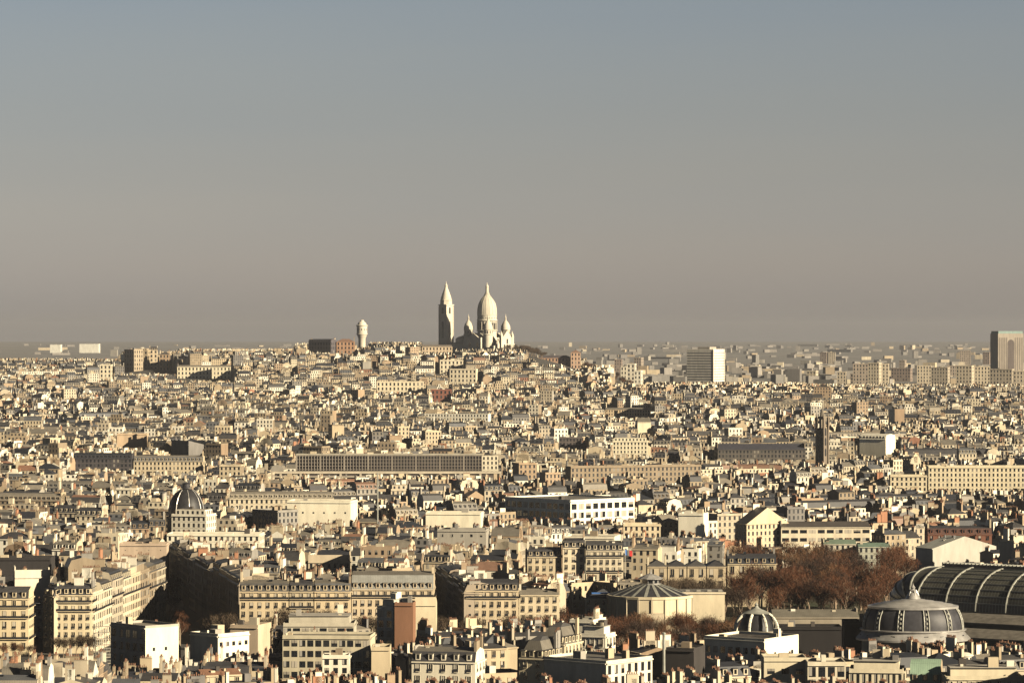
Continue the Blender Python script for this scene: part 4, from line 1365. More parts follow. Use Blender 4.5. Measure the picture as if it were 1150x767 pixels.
def gothic_tower():
    Y = 2500.0
    x = X_at(923.5, Y)
    g = ground(x, Y)
    o = root('church_tower', (x, Y, g), rad(-38), 'dark slender gothic church tower with open top stage rising from the roofs', 'church tower')
    z = lambda v: Z_at(v, Y) - g
    b = MB()
    b.box(-2.7, 2.7, -2.7, 2.7, -4, z(482), WALL, (.17, .14, .11))
    link('tower_shaft', b.mesh('tower_shaft'), o)
    for sx in (-1, 1):
        for sy in (-1, 1):
            b = MB()
            b.box(sx * 2.9 - .6, sx * 2.9 + .6, sy * 2.9 - .6, sy * 2.9 + .6, -4, z(469), WALL, (.20, .165, .13))
            b.lathe([(.7, z(469)), (0, z(462))], sx * 2.9, sy * 2.9, WALL, 6, tint=(.2, .165, .13))
            link('pinnacle', b.mesh('pinnacle'), o)
    b = MB()
    b.box(-2.6, 2.6, -2.6, 2.6, z(482), z(480.5), WALL, (.2, .17, .13), bottom=True)
    b.box(-2.3, 2.3, -2.3, 2.3, z(470), z(467.5), WALL, (.2, .17, .13), bottom=True)
    b.box(-.7, .7, -2.2, 2.2, z(480.5), z(470), WALL, (.2, .17, .13))
    b.box(-2.2, 2.2, -.7, .7, z(480.5), z(470.1), WALL, (.2, .17, .13))
    b.lathe([(1.9, z(467.5)), (.8, z(461)), (0, z(453))], 0, 0, WALL, 8, tint=(.18, .16, .13))
    link('open_stage', b.mesh('open_stage'), o)
    for f in range(2):
        for zz in (512, 500, 489):
            b = MB()
            b.poly([(-1.1, 0, 0), (1.1, 0, 0), (1.1, 0, 4.5), (0, 0, 5.6), (-1.1, 0, 4.5)], DARK)
            link('lancet_opening', b.mesh('lancet_opening'), o, [(0, -2.73, z(zz)), (2.73, 0, z(zz))][f], [0, math.pi / 2][f])
    FOOT.append((x, Y, 9, 9, 0))
    guard(912, 936, Y - 5, 521)
    LANDMARKS.append(('the dark gothic church tower', 924, 490))


gothic_tower()


def dark_dome():
    Y = 1803.0
    x = X_at(207, Y)
    g = ground(x, Y)
    k = Y / F
    o = root('domed_building', (x, Y + 10, g - 2.8), 0, 'rounded corner building under a large dark ribbed dome with a lantern', 'domed building')
    z = lambda v: Z_at(v, Y) - g
    b = MB()
    b.lathe([(9.6, -3), (9.6, z(577)), (10.2, z(576.5)), (10.2, z(575)), (9.0, z(574.5)), (8.8, z(573.2))], 0, 0, WALL, 24, tint=(.22, .18, .14))
    link('drum', b.mesh('drum', True), o)
    b = MB()
    b.lathe([(9.0, z(573)), (8.9, z(567)), (8.3, z(560)), (7.1, z(553.5)), (5.3, z(548)), (3.4, z(544.6)), (2.2, z(543.6))], 0, 0, DARK, 32)
    link('dome', b.mesh('dome', True), o)
    for i in range(8):
        t = 2 * math.pi * (i + .35) / 8
        b = MB()
        pr = [(9.1, z(573)), (9.0, z(567)), (8.4, z(560)), (7.2, z(553.5)), (5.4, z(548)), (3.5, z(544.6))]
        for p, q in zip(pr, pr[1:]):
            b.tube((p[0] * math.cos(t), p[0] * math.sin(t), p[1]), (q[0] * math.cos(t), q[0] * math.sin(t), q[1]), .24, .24, ZINC, 5)
        link('dome_rib', b.mesh('dome_rib'), o)
    b = MB()
    b.lathe([(2.6, z(543)), (2.6, z(541.6)), (1.9, z(541.4)), (1.9, z(538)), (2.3, z(537.6)), (0, z(535.5))], 0, 0, SLATEB, 12)
    link('lantern', b.mesh('lantern', True), o)
    for i in range(10):
        t = 2 * math.pi * (i + .5) / 10
        b = MB()
        b.poly([(-.6, 0, 0), (.6, 0, 0), (.6, 0, 2.6), (-.6, 0, 2.6)], GLASS)
        link('drum_window', b.mesh('drum_window'), o, (9.0 * math.cos(t), 9.0 * math.sin(t), z(573)), t + math.pi / 2)
    FOOT.append((x, Y + 10, 14, 14, 0))
    guard(186, 228, Y - 4, 571)
    LANDMARKS.append(('the dark ribbed dome', 207, 557))


dark_dome()


def grid_slab():
    """The very long slab with a dark window grid and the low gallery in front of it."""
    Y = Y_for(512, 33)
    u0, u1 = 333, 541
    w = (u1 - u0) / F * Y
    x = X_at((u0 + u1) / 2, Y)
    g = ground(x, Y)
    o = root('office_slab', (x, Y, g), 0, 'very long low office slab with a fine dark grid of windows', 'office slab')
    z = lambda v: Z_at(v, Y) - g
    b = MB()
    b.box(-w / 2, w / 2, 0, 16, -3, z(511), WALL, (.035, .033, .037), top=WALL, ttint=(.42, .38, .30))
    link('glazed_body', b.mesh('glazed_body'), o)
    b = MB()
    n = 62
    for i in range(n + 1):
        xx = -w / 2 + w * i / n
        t = .55 if i % 8 == 0 else .22
        b.box(xx - t, xx + t, -.7, 0, z(528), z(511.5), WALL, (.27, .24, .20))
    for k in range(5):
        zz = z(527) + (z(512) - z(527)) * k / 4
        b.box(-w / 2, w / 2, -.45, -.01, zz - .22, zz + .22, WALL, (.22, .19, .17))
    link('mullion_grid', b.mesh('mullion_grid'), o)
    b = MB()
    b.box(-w / 2 - .5, w / 2 + .5, -1, 16.5, z(511), z(510), WALL, (.46, .42, .34), bottom=True)
    for i in range(9):
        xx = -w / 2 + w * (i + R.uniform(.2, .8)) / 9
        b.box(xx - 2, xx + 2, 5, 9, z(510), z(510) + R.uniform(1, 2.4), WALL, R.choice(CREAMS + GREYS))
    link('roof_edge', b.mesh('roof_edge'), o)
    b = MB()
    b.box(w / 2 + .1, w / 2 + 11, 1, 15, -3, z(512), WALLW, (.66, .60, .46))
    link('end_bay', b.mesh('end_bay'), o)['label'] = 'white banded end bay'
    FOOT.append((x, Y + 8, w / 2 + 12, 10, 0))
    guard(u0 - 5, u1 + 20, Y - 22, 535)
    LANDMARKS.append(('the grid fronted office slab', 437, 519))
    # long gallery in front
    Y2 = Y - 16
    p0, p1 = X_at(248, Y2), X_at(562, Y2)
    o = root('gallery', ((p0 + p1) / 2, Y2, g), 0, 'long low flat gallery running below the grid fronted office slab', 'gallery')
    hw = (p1 - p0) / 2
    zt = Z_at(528.5, Y2) - g
    b = MB()
    b.box(-hw, hw, 0, 9, -3, zt - 2.0, WALL, (.12, .10, .09), top=WALL, ttint=(.4, .35, .28))
    link('recessed_wall', b.mesh('recessed_wall'), o)
    b = MB()
    b.box(-hw - .5, hw + .5, -1.2, 9.5, zt - 1.9, zt - .6, WALL, (.50, .44, .34), bottom=True)
    b.box(-hw - .5, hw * .86, -1.25, -.6, zt - 4.3, zt - 3.6, WALL, (.46, .41, .32), bottom=True)
    link('roof_slab', b.mesh('roof_slab'), o)
    for i in range(15):
        xx = -hw + 2 * hw * i / 14
        b = MB()
        b.box(xx - .7, xx + .7, -1.0, -.1, -3, zt - 1.92, WALL, (.48, .42, .33))
        link('pier', b.mesh('pier'), o)
    FOOT.append(((p0 + p1) / 2, Y2 + 4, hw, 6, 0))


grid_slab()


# ------------------------------------------------------------------ round theatre in the gardens
def theatre():
    Y = 1355.0
    k = Y / F
    cx = X_at(733, Y)
    o = root('round_theatre', (cx, Y + 22, 0), 0, 'round cream theatre with a shallow ribbed glass and zinc roof and lantern', 'theatre')
    z = lambda v: Z_at(v, Y)
    r = 49 * k
    n = 20
    b = MB()
    b.lathe([(r, -3), (r, z(675)), (r + .35, z(674.6)), (r + .35, z(672)), (r - .2, z(671.6)), (r - .2, z(671.9))], 0, 0, WALL, n, tint=(.58, .50, .35))
    link('drum_wall', b.mesh('drum_wall'), o)
    for i in range(n):
        t = 2 * math.pi * i / n
        b = MB()
        b.box(-.35, .35, -.35, .3, -2, z(675), WALL, (.5, .43, .31))
        link('pilaster', b.mesh('pilaster'), o, (r * math.cos(t), r * math.sin(t), 0), t + math.pi / 2)
    b = MB()
    b.lathe([(r - .2, z(671.9)), (r * .80, z(669.0)), (r * .50, z(664)), (r * .22, z(660.0)), (.2, z(659.9))], 0, 0, SLATEB, n * 2)
    rf = link('roof', b.mesh('roof'), o)
    for i in range(n):
        t = 2 * math.pi * (i + .5) / n
        b = MB()
        for (r0, v0), (r1, v1) in zip([(r - .2, 671.5), (r * .80, 668.6), (r * .5, 663.6)], [(r * .80, 668.6), (r * .5, 663.6), (r * .22, 659.6)]):
            c, s = math.cos(t), math.sin(t)
            w0 = .16 * r0 / 2.2 + .12
            w1 = .16 * r1 / 2.2 + .12
            w0, w1 = min(.62, w0), min(.62, w1)
            b.poly([(r0 * c + s * w0, r0 * s - c * w0, z(v0)), (r0 * c - s * w0, r0 * s + c * w0, z(v0)),
                    (r1 * c - s * w1, r1 * s + c * w1, z(v1)), (r1 * c + s * w1, r1 * s - c * w1, z(v1))], IRON)
        link('roof_rib', b.mesh('roof_rib'), rf)
    b = MB()
    b.lathe([(4.2, z(660.6)), (4.2, z(659.4)), (3.6, z(659.2)), (3.6, z(654.5)), (4.9, z(654.2)), (4.9, z(653.6)), (2.6, z(650.3)), (.6, z(648.2)), (.25, z(646.5)), (0, z(645.8))], 0, 0, ZINC, 10)
    ln = link('lantern', b.mesh('lantern'), o)
    for i in range(10):
        t = 2 * math.pi * (i + .5) / 10
        b = MB()
        b.poly([(-.75, 0, 0), (.75, 0, 0), (.75, 0, 1.3), (-.75, 0, 1.3)], GLASS)
        link('lantern_window', b.mesh('lantern_window'), ln, (3.5 * math.cos(t), 3.5 * math.sin(t), z(658.8)), t + math.pi / 2)
    # rectangular stage wing stretching to the right behind the drum
    b = MB()
    x0, x1 = 12.0, X_at(817, Y) - cx
    b.box(x0, x1, -5, 16, -3, z(669), WALL, (.60, .52, .37), top=ROOF, ttint=GRAVELS[1])
    wing = link('stage_wing', b.mesh('stage_wing'), o)
    b = MB()
    b.box(x0, x1 + .4, -5.4, -5.02, z(670.5), z(668.3), WALL, (.62, .54, .4), bottom=True)
    link('parapet', b.mesh('parapet'), wing)
    for i in range(4):
        b = MB()
        xx = x0 + 2.5 + i * 4.2
        b.box(xx - .8, xx + .8, 2, 4, z(669), z(667.3), WALL, GREYS[2])
        link('roof_vent', b.mesh('roof_vent'), wing)
    b = MB()
    b.box(-4.5, 4.5, -r - 1.5, -r + .5, -3, z(690), WALL, (.56, .48, .35), top=ROOF, ttint=ZINCS[1])
    link('entrance_porch', b.mesh('entrance_porch'), o)
    FOOT.append((cx, Y + 22, r + 2, r + 2, 0))
    FOOT.append((cx + 20, Y + 26, 12, 14, 0))
    guard(675, 815, Y, 693)
    LANDMARKS.append(('the round theatre', 737, 672))


theatre()


# ------------------------------------------------------------------ the exhibition palace, right
def palace_dome():
    Y = 1180.0
    k = Y / F
    cx = X_at(1030, Y)
    o = root('palace_rotunda', (cx, Y + 12, 0), 0, 'broad oval zinc dome with arched dark windows and a sculpted finial', 'palace rotunda')
    z = lambda v: Z_at(v, Y)
    rx = 58 * k
    sy = .8
    L_ = 48
    def ring(prof, mat, name, sm=True, parent=o, tint=(1, 1, 1)):
        b = MB()
        b.lathe([(rx * r, zz) for r, zz in prof], 0, 0, mat, L_, sy=sy, tint=tint)
        return link(name, b.mesh(name, sm), parent)
    ring([(1.0, -2), (1.0, z(722))], WALL, 'rotunda_wall', False, tint=(.50, .43, .32))
    ring([(1.0, z(722)), (1.12, z(721)), (1.12, z(719)), (1.02, z(713)), (.99, z(711)), (1.04, z(710)), (1.04, z(708.6)), (.99, z(708.2))], ZINC, 'gutter_skirt')
    ring([(.985, z(708.2)), (.985, z(704)), (.965, z(698)), (.93, z(692)), (.88, z(687)), (.84, z(685))], SLATEB, 'glazed_band')
    ring([(.84, z(686)), (.89, z(685)), (.89, z(682.6)), (.80, z(682.0)), (.78, z(681.0)), (.61, z(679.6)), (.59, z(678.8)), (.43, z(677.8)), (.41, z(677.1)), (.25, z(676.2)), (.23, z(675.6)), (.12, z(674.8)), (.06, z(674))], ZINC, 'dome_cap')
    for i in range(12):
        t = 2 * math.pi * (i + .35) / 12
        b = MB()
        pr = [(.995, 708.5), (.995, 704), (.98, 698), (.945, 692), (.895, 687), (.86, 684.6)]
        for (r0, v0), (r1, v1) in zip(pr, pr[1:]):
            for off in (-.05, .05):
                b.tube((rx * r0 * math.cos(t + off), sy * rx * r0 * math.sin(t + off), z(v0)), (rx * r1 * math.cos(t + off), sy * rx * r1 * math.sin(t + off), z(v1)), .26, .26, IRON, 5)
        for v0, r0 in ((705, .995), (700, .985), (695, .965), (690, .93)):
            c0, s0 = math.cos(t), math.sin(t)
            b.tube((rx * r0 * c0, sy * rx * r0 * s0, z(v0) - .25), (rx * r0 * c0, sy * rx * r0 * s0, z(v0) + .45), .42, .30, IRON, 6)
        link('dome_rib', b.mesh('dome_rib'), o)
    b = MB()
    b.lathe([(2.6, z(675)), (2.0, z(671.0)), (1.6, z(668.6)), (1.0, z(667.4)), (1.2, z(665.4)), (.6, z(664)), (.8, z(662.2)), (.3, z(660)), (0, z(657))], 0, 0, ZINC, 10)
    for q in range(5):
        t = 2 * math.pi * q / 5
        b.tube((1.7 * math.cos(t), 1.7 * math.sin(t), z(671.5)), (.9 * math.cos(t), .9 * math.sin(t), z(665)), .42, .2, ZINC, 5)
    link('finial', b.mesh('finial', True), o)
    for i in range(20):
        t = 2 * math.pi * (i + .5) / 20
        b = MB()
        b.poly([(-.9, 0, 0), (.9, 0, 0), (.7, .25, 1.0), (-.7, .25, 1.0)], DARK)
        link('skirt_light', b.mesh('skirt_light'), o, (rx * 1.065 * math.cos(t), sy * rx * 1.065 * math.sin(t), z(717.5)), t + math.pi / 2)
    FOOT.append((cx, Y + 12, rx * 1.1, rx, 0))
    LANDMARKS.append(('the oval zinc dome', 1030, 695))
    guard(962, 1098, Y - 14, 727)
    # west wing with a curved gable end
    P = place(868, 965, 693, 715, 16, 16, 0, roof='zinc', wt=(.30, .26, .2), rt=(.17, .155, .125), chim=0, win=(0, 0, 0, 0))
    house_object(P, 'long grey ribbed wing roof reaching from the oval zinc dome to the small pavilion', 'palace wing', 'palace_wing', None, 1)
    P = place(948, 992, 700, 722, 17.5, 9, 0, roof='flat', wt=(.025, .022, .022), rt=(.05, .06, .12), chim=0, win=(0, 0, 0, 0))  # near-black wall tint stands in for shade on this front
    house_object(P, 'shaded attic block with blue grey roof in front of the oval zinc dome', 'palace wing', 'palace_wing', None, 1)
    P = place(872, 946, 706, 735, 13.5, 12, 0, roof='flat', wt=(.018, .016, .016), rt=(.05, .045, .04), chim=0, win=(0, 0, 0, 0))  # courtyard shade put into the near-black wall and roof tints
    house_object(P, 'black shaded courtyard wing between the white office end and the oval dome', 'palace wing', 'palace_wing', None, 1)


palace_dome()


def vault():
    """The great barrel vault of iron and glass; its axis runs across the picture, nearer on the right."""
    Yr = 1290.0
    a = rad(-36)
    ax = Vector((math.cos(a), math.sin(a), 0))
    nrm = Vector((math.sin(a), -math.cos(a), 0))     # towards the camera
    zr, ze, rr = 31.0, 17.0, 22.0
    p0 = Vector((X_at(1062, Yr), Yr, 0))
    o = root('glass_vault_hall', (p0.x, p0.y, 0), a, 'vast barrel vaulted iron and glass roof by the right border', 'exhibition hall')
    Lh = 75.0
    def prof(t):
        """t 0 at the front eave, 1 at the back eave; local (y, z)"""
        q = math.pi * t
        return (-rr * math.cos(q) * 1.0, ze + (zr - ze) * math.sin(q) ** .9)
    b = MB()
    N_ = 18
    for i in range(N_):
        (y0, z0), (y1, z1) = prof(i / N_), prof((i + 1) / N_)
        b.poly([(0, y0, z0), (Lh, y0, z0), (Lh, y1, z1), (0, y1, z1)], VAULT)
    # rounded hip end on the left
    M_ = 10
    for j in range(M_):
        for i in range(N_):
            def ep(jj, ii):
                th = math.pi / 2 * jj / M_
                y, zz = prof(ii / N_)
                return (-rr * .95 * math.sin(th) * math.sin(math.pi * ii / N_) ** .8, y * (math.cos(th) * .25 + .75), ze + (zz - ze) * math.cos(th))
            b.poly([ep(j + 1, i), ep(j, i), ep(j, i + 1), ep(j + 1, i + 1)], VAULT)
    glaz = link('glass_vault', b.mesh('glass_vault', True), o)
    for k in range(0, 7):
        xx = k * 12.0 + .3
        b = MB()
        for i in range(N_):
            (y0, z0), (y1, z1) = prof(i / N_), prof((i + 1) / N_)
            b.tube((xx, y0 * 1.012, z0 + .25), (xx, y1 * 1.012, z1 + .25), .34, .34, IRON, 5)
        link('arched_rib', b.mesh('arched_rib'), o)
    for ph in (18, 36, 54, 72):
        b = MB()
        th = rad(ph)
        pts = []
        for i in range(N_ // 2 + 2):
            y, zz = prof(i / N_)
            pts.append((-rr * .95 * math.sin(th) * math.sin(math.pi * i / N_) ** .8 - .1, y * (math.cos(th) * .25 + .75) * 1.01, ze + (zz - ze) * math.cos(th) + .25))
        for p, q in zip(pts, pts[1:]):
            b.tube(p, q, .3, .3, IRON, 5)
        link('hip_rib', b.mesh('hip_rib'), o)
    b = MB()
    for i in range(1, 9):
        y0, z0 = prof(i / N_)
        b.box(0, Lh, y0 * 1.006 - .12, y0 * 1.006 + .12, z0 - .05, z0 + .35, IRON, bottom=True)
    for k in range(60):
        xx = .8 + k * 1.25
        for i in range(8):
            (y0, z0), (y1, z1) = prof(i / N_), prof((i + 1) / N_)
            b.poly([(xx - .05, y0 * 1.004, z0 + .05), (xx + .05, y0 * 1.004, z0 + .05), (xx + .05, y1 * 1.004, z1 + .05), (xx - .05, y1 * 1.004, z1 + .05)], IRON)
    link('glazing_bars', b.mesh('glazing_bars'), o)['label'] = 'thin iron glazing bars'
    b = MB()
    b.box(-.5, Lh, -1.8, 1.8, zr - .2, zr + 1.0, SEAM)
    for k in range(50):
        b.box(-.5 + k * 1.5, -.1 + k * 1.5, -1.8, 1.8, zr + 1.0, zr + 1.6, IRON)
    link('ridge_walkway', b.mesh('ridge_walkway'), o)
    # aisle roofs stepping down in front
    for (y0, y1, z0, z1) in ((-rr - .2, -rr - 10, ze - .2, ze - 2.8), (-rr - 12, -rr - 21, ze - 4.6, ze - 7.0), (-rr - 23, -rr - 33, ze - 9.4, ze - 11.8)):
        b = MB()
        ym = (y0 + y1) / 2
        x0 = 4 if y0 > -rr - 5 else 9
        b.poly([(x0, y1, z1), (Lh + 10, y1, z1), (Lh + 10, ym, (z0 + z1) / 2 + .5), (x0, ym, (z0 + z1) / 2 + .5)], SEAM)
        b.poly([(x0, ym, (z0 + z1) / 2 + .5), (Lh + 10, ym, (z0 + z1) / 2 + .5), (Lh + 10, y0, z0), (x0, y0, z0)], SEAM)
        b.poly([(x0, y1, z1), (x0, ym, (z0 + z1) / 2 + .5), (x0, y0, z0), (x0, y0, -2), (x0, y1, -2)], WALL, (.35, .3, .22))
        b.wall(x0, y1, Lh + 10, y1, -2, z1, WALL, (.08, .07, .06))
        b.box(x0, Lh + 10, y1 - .4, y1, z1 - .5, z1, SEAM, bottom=True)
        link('aisle_roof', b.mesh('aisle_roof'), o)
    b = MB()
    b.box(-10, Lh, -rr + .6, rr - .6, -2, ze, WALL, (.30, .26, .2))
    link('base_walls', b.mesh('base_walls'), o)
    for t_ in (5, 30, 55):
        q = p0 + ax * t_
        FOOT.append((q.x, q.y, 30, 24, a))
        q = p0 + ax * (t_ + 5) + nrm * 36
        if t_ > 6:
            FOOT.append((q.x, q.y, 15, 20, a))
    guard(1010, 1150, 1190, 727)
    guard(1010, 1150, 1270, 690)
    guard(1094, 1240, 1300, 729)
    LANDMARKS.append(('the glass vault', 1090, 660))


vault()


def small_pavilion():
    Y = 1150.0
    k = Y / F
    cx = X_at(851, Y)
    zb = Z_at(708, Y)
    o = root('domed_pavilion', (cx, Y + 6, 0), 0, 'small open ribbed dome pavilion with pale scrolls and a finial', 'pavilion')
    z = lambda v: Z_at(v, Y)
    r = 25 * k
    b = MB()
    b.lathe([(r * 1.1, -2), (r * 1.1, z(712)), (r * 1.16, z(711.5)), (r * 1.16, z(709.5)), (r, z(709)), (.1, z(708.9))], 0, 0, WALL, 16, tint=(.34, .30, .24))
    link('base_drum', b.mesh('base_drum'), o)
    b = MB()
    b.lathe([(r * .80, z(709)), (r * .77, z(703)), (r * .66, z(697)), (r * .50, z(691))], 0, 0, DARK, 16)
    link('dome_glazing', b.mesh('dome_glazing', True), o)
    for i in range(8):
        t = 2 * math.pi * (i + .5) / 8
        b = MB()
        pr = [(1.02, 709), (1.0, 704), (.92, 699), (.78, 694), (.58, 690.5)]
        for (r0, v0), (r1, v1) in zip(pr, pr[1:]):
            b.tube((r * r0 * math.cos(t), r * r0 * math.sin(t), z(v0)), (r * r1 * math.cos(t), r * r1 * math.sin(t), z(v1)), .5, .45, WHITE, 6)
        link('scroll_rib', b.mesh('scroll_rib'), o)
    b = MB()
    b.lathe([(r * .60, z(690.6)), (r * .64, z(689.6)), (r * .42, z(687.2)), (r * .22, z(685.2)), (r * .12, z(683.6)), (.5, z(681.5)), (.65, z(680.4)), (.2, z(678.6)), (0, z(676.5))], 0, 0, IRON, 16)
    link('canopy', b.mesh('canopy', True), o)
    FOOT.append((cx, Y + 6, r + 2, r + 2, 0))
    guard(826, 880, Y - 6, 716)
    LANDMARKS.append(('the small dome pavilion', 851, 695))


small_pavilion()


def round_turret():
    Y = 1085.0
    x = X_at(1083, Y)
    z = lambda v: Z_at(v, Y)
    o = root('roof_turret', (x, Y, 0), 0, 'round white colonnaded turret among chimneys at the bottom right', 'turret')
    b = MB()
    b.lathe([(2.6, 0), (2.6, z(747)), (2.9, z(746.6)), (2.9, z(745.6)), (2.2, z(745.4)), (2.2, z(736.5)), (2.8, z(736)), (2.8, z(734.6)), (2.5, z(734.4)), (1.4, z(732.6)), (0, z(732))], 0, 0, WHITE, 20)
    link('drum', b.mesh('drum', True), o)
    for i in range(10):
        t = 2 * math.pi * i / 10
        b = MB()
        b.poly([(-.35, 0, 0), (.35, 0, 0), (.35, 0, 1.7), (-.35, 0, 1.7)], DARK)
        link('window', b.mesh('window'), o, (2.25 * math.cos(t), 2.25 * math.sin(t), z(743.8)), t + math.pi / 2)
    FOOT.append((x, Y, 3, 3, 0))


round_turret()


def scaffold():
    x0, x1, Y = X_at(106, 1225), X_at(152, 1225), 1225.0
    o = root('scaffolding', ((x0 + x1) / 2, Y, 0), rad(28), 'grey scaffolding partly wrapped in torn green netting before the sunlit row', 'scaffolding')
    hw, zt = (x1 - x0) / 2, 15.5
    for k in range(8):
        for y in (0, 2.0):
            b = MB()
            xx = -hw + 2 * hw * k / 7
            b.tube((xx, y, 0), (xx, y, zt - (k % 3) * .8), .09, .09, IRON, 5)
            link('upright', b.mesh('upright'), o)
    for j in range(7):
        b = MB()
        b.box(-hw, hw, -.1, 2.1, 2 + j * 2.1, 2.14 + j * 2.1, WALL, (.42, .38, .31), bottom=True)
        b.box(-hw, hw, -.16, -.08, 3.0 + j * 2.1, 3.1 + j * 2.1, IRON)
        link('platform', b.mesh('platform'), o)
    for (a0, a1, z0, z1) in ((-.1, .55, 9.5, 15.2), (.45, 1.0, 11, 15.8), (.1, .8, 6.5, 10.5)):
        b = MB()
        n = 10
        for i in range(n):
            for j in range(4):
                P0 = lambda i_, j_: (hw * (a0 + (a1 - a0) * i_ / n), -.3 - .35 * math.sin(i_ * 1.9 + j_), z0 + (z1 - z0) * j_ / 4 + .5 * math.sin(i_ * 1.3))
                b.poly([P0(i, j), P0(i + 1, j), P0(i + 1, j + 1), P0(i, j + 1)], WALL, (.10, .38, .27))
        link('netting', b.mesh('netting'), o)
    FOOT.append(((x0 + x1) / 2, Y, hw, 3, rad(28)))


scaffold()


def thin_masts():
    for (u, vt, vb, Y, lab, rr_) in ((424, 531, 610, 1760, 'tall thin lattice antenna mast rising from the roofs below the grid fronted slab', .35),
                                     (745.5, 712, 742, 1075, 'pale round flue column standing beside the black box building', .42),
                                     (589, 543, 600, 2150, 'slim column like chimney above the blue glass office', .25)):
        z0, z1 = Z_at(vb, Y), Z_at(vt, Y)
        g = ground(X_at(u, Y), Y)
        nm = 'antenna_mast' if rr_ == .35 else 'flue_column'
        o = root(nm, (X_at(u, Y), Y, g), 0, lab, 'mast' if nm[0] == 'a' else 'flue')
        b = MB()
        b.tube((0, 0, -1), (0, 0, z1 - g), rr_ * 1.4, rr_, IRON, 8)
        link('pole', b.mesh('pole'), o)
        b = MB()
        if nm == 'antenna_mast':
            for q in range(5):
                zz = z1 - g - 2 - q * 3.5
                b.box(-.9, .9, -.1, .1, zz, zz + .2, IRON)
        else:
            b.lathe([(rr_ * 1.5, z1 - g), (rr_ * 1.5, z1 - g + .5), (.1, z1 - g + .7)], 0, 0, IRON, 8)
        link('cross_bars' if nm == 'antenna_mast' else 'cap', b.mesh('cap'), o)
        FOOT.append((X_at(u, Y), Y, 1.5, 1.5, 0))


thin_masts()
x_, y_, z_ = X_at(702, 1530), 1530.0, Z_at(624, 1530)
o_ = root('flagpole', (x_, y_, z_ - 14), 0, 'flagpole with a red flag between the balconied house and the slate pavilions', 'flagpole')
b_ = MB()
b_.tube((0, 0, 0), (0, 0, 17), .12, .07, WHITE, 6)
link('pole', b_.mesh('pole'), o_)
b_ = MB()
fp = [(i * .45, .22 * math.sin(i * 1.1), 0) for i in range(8)]
for i in range(7):
    p, q = fp[i], fp[i + 1]
    dz = -.10 * i
    b_.poly([(p[0], p[1], 14.4 + dz), (q[0], q[1], 14.3 + dz), (q[0], q[1], 16.7 + dz), (p[0], p[1], 16.8 + dz)], REDM if i > 3 else (WHITE if i > 1 else BLUEM))
link('flag', b_.mesh('flag'), o_)


# ------------------------------------------------------------------ the mass of the city: blocks of houses along streets
def free(cx, cy, hw, hd):
    rr = math.hypot(hw, hd)
    for (x, y, w, d, a) in FOOT:
        dx, dy = cx - x, cy - y
        if abs(dx) + abs(dy) > w + d + rr * 2 + 4:
            continue
        c, s = math.cos(a), math.sin(a)
        lx, ly = abs(dx * c + dy * s), abs(-dx * s + dy * c)
        if lx < w + rr * .72 and ly < d + rr * .72:
            return False
    if cy < 1800:
        for p in NOBUILD:
            if in_poly(cx, cy, p):
                return False
            for q in ((-hw, -hd), (hw, -hd), (hw, hd), (-hw, hd)):
                if in_poly(cx + q[0] * .8, cy + q[1] * .8, p):
                    return False
    return True


HOUSES = []


def add_house(cx, cy, w, d, h, ang, zone, r, wing=False):
    if cy < 905 or cy > 5700 or abs(cx) > 0.1436 * cy * 1.03 + 120:
        return
    if not free(cx, cy, w / 2, d / 2):
        return
    g = ground(cx, cy)
    hill = g - 34 if cy > 3700 else 0
    q = r.random()
    if wing:
        roof = r.choice(('shed', 'zinc', 'flat', 'flat', 'shed'))
    elif q < .36:
        roof = 'mansard'
    elif q < .60:
        roof = 'zinc'
    elif q < .70:
        roof = 'gable'
    elif q < .80:
        roof = 'hip'
    elif q < .90:
        roof = 'flat'
    else:
        roof = 'terrace'
    if r.random() < .018 and not wing:
        h += r.uniform(5, 12)
        roof = 'flat'
    wt = pick_wall(r)
    P = dict(x=cx, y=cy, z=g, w=w, d=d, h=h, ang=ang, roof=roof, wt=wt, rt=pick_roof(r), chim=.8 if not wing else .4,
             seed=r.randint(0, 10 ** 9), dist=cy, sink=6.0 if hill > 3 else 3.0)
    P['slope'] = P['rt'] if r.random() < .5 else r.choice(SLATES + ZINCS)
    if P['rt'] in GRAVELS and roof not in ('flat', 'terrace'):
        P['rt'] = r.choice(ZINCS)
    if roof in ('flat', 'terrace'):
        P['rt'] = r.choice(GRAVELS + GRAVELS + ZINCS)
    blank = r.random() < .3
    P['win'] = (0 if wing and blank else 1, 1 if r.random() < .25 else 0, 1, 1 if r.random() < .25 else 0)
    P['side'] = r.choice(CREAMS + TANS + GREYS[2:]) if r.random() < .5 else wt
    if cy < 1500:
        P['win'] = (P['win'][0], int(r.random() < .6), 1, int(r.random() < .6))
        if wt in WHITES and not P['win'][1]:
            P['side'] = r.choice(CREAMS)
    u, vb = to_px(cx, cy - d / 2, g + h)
    top = g + h + roof_top(P) + 1.5
    for (u0, u1, Ym, vmin) in GUARD:
        if cy < Ym:
            uh = max(w, d) * .5 / cy * F
            if u + uh > u0 and u - uh < u1:
                zmax = Z_at(vmin, cy)
                if top > zmax:
                    h2 = h - (top - zmax)
                    if h2 < 6:
                        return
                    h = h2
                    top = zmax
    P['h'] = h
    HOUSES.append(P)


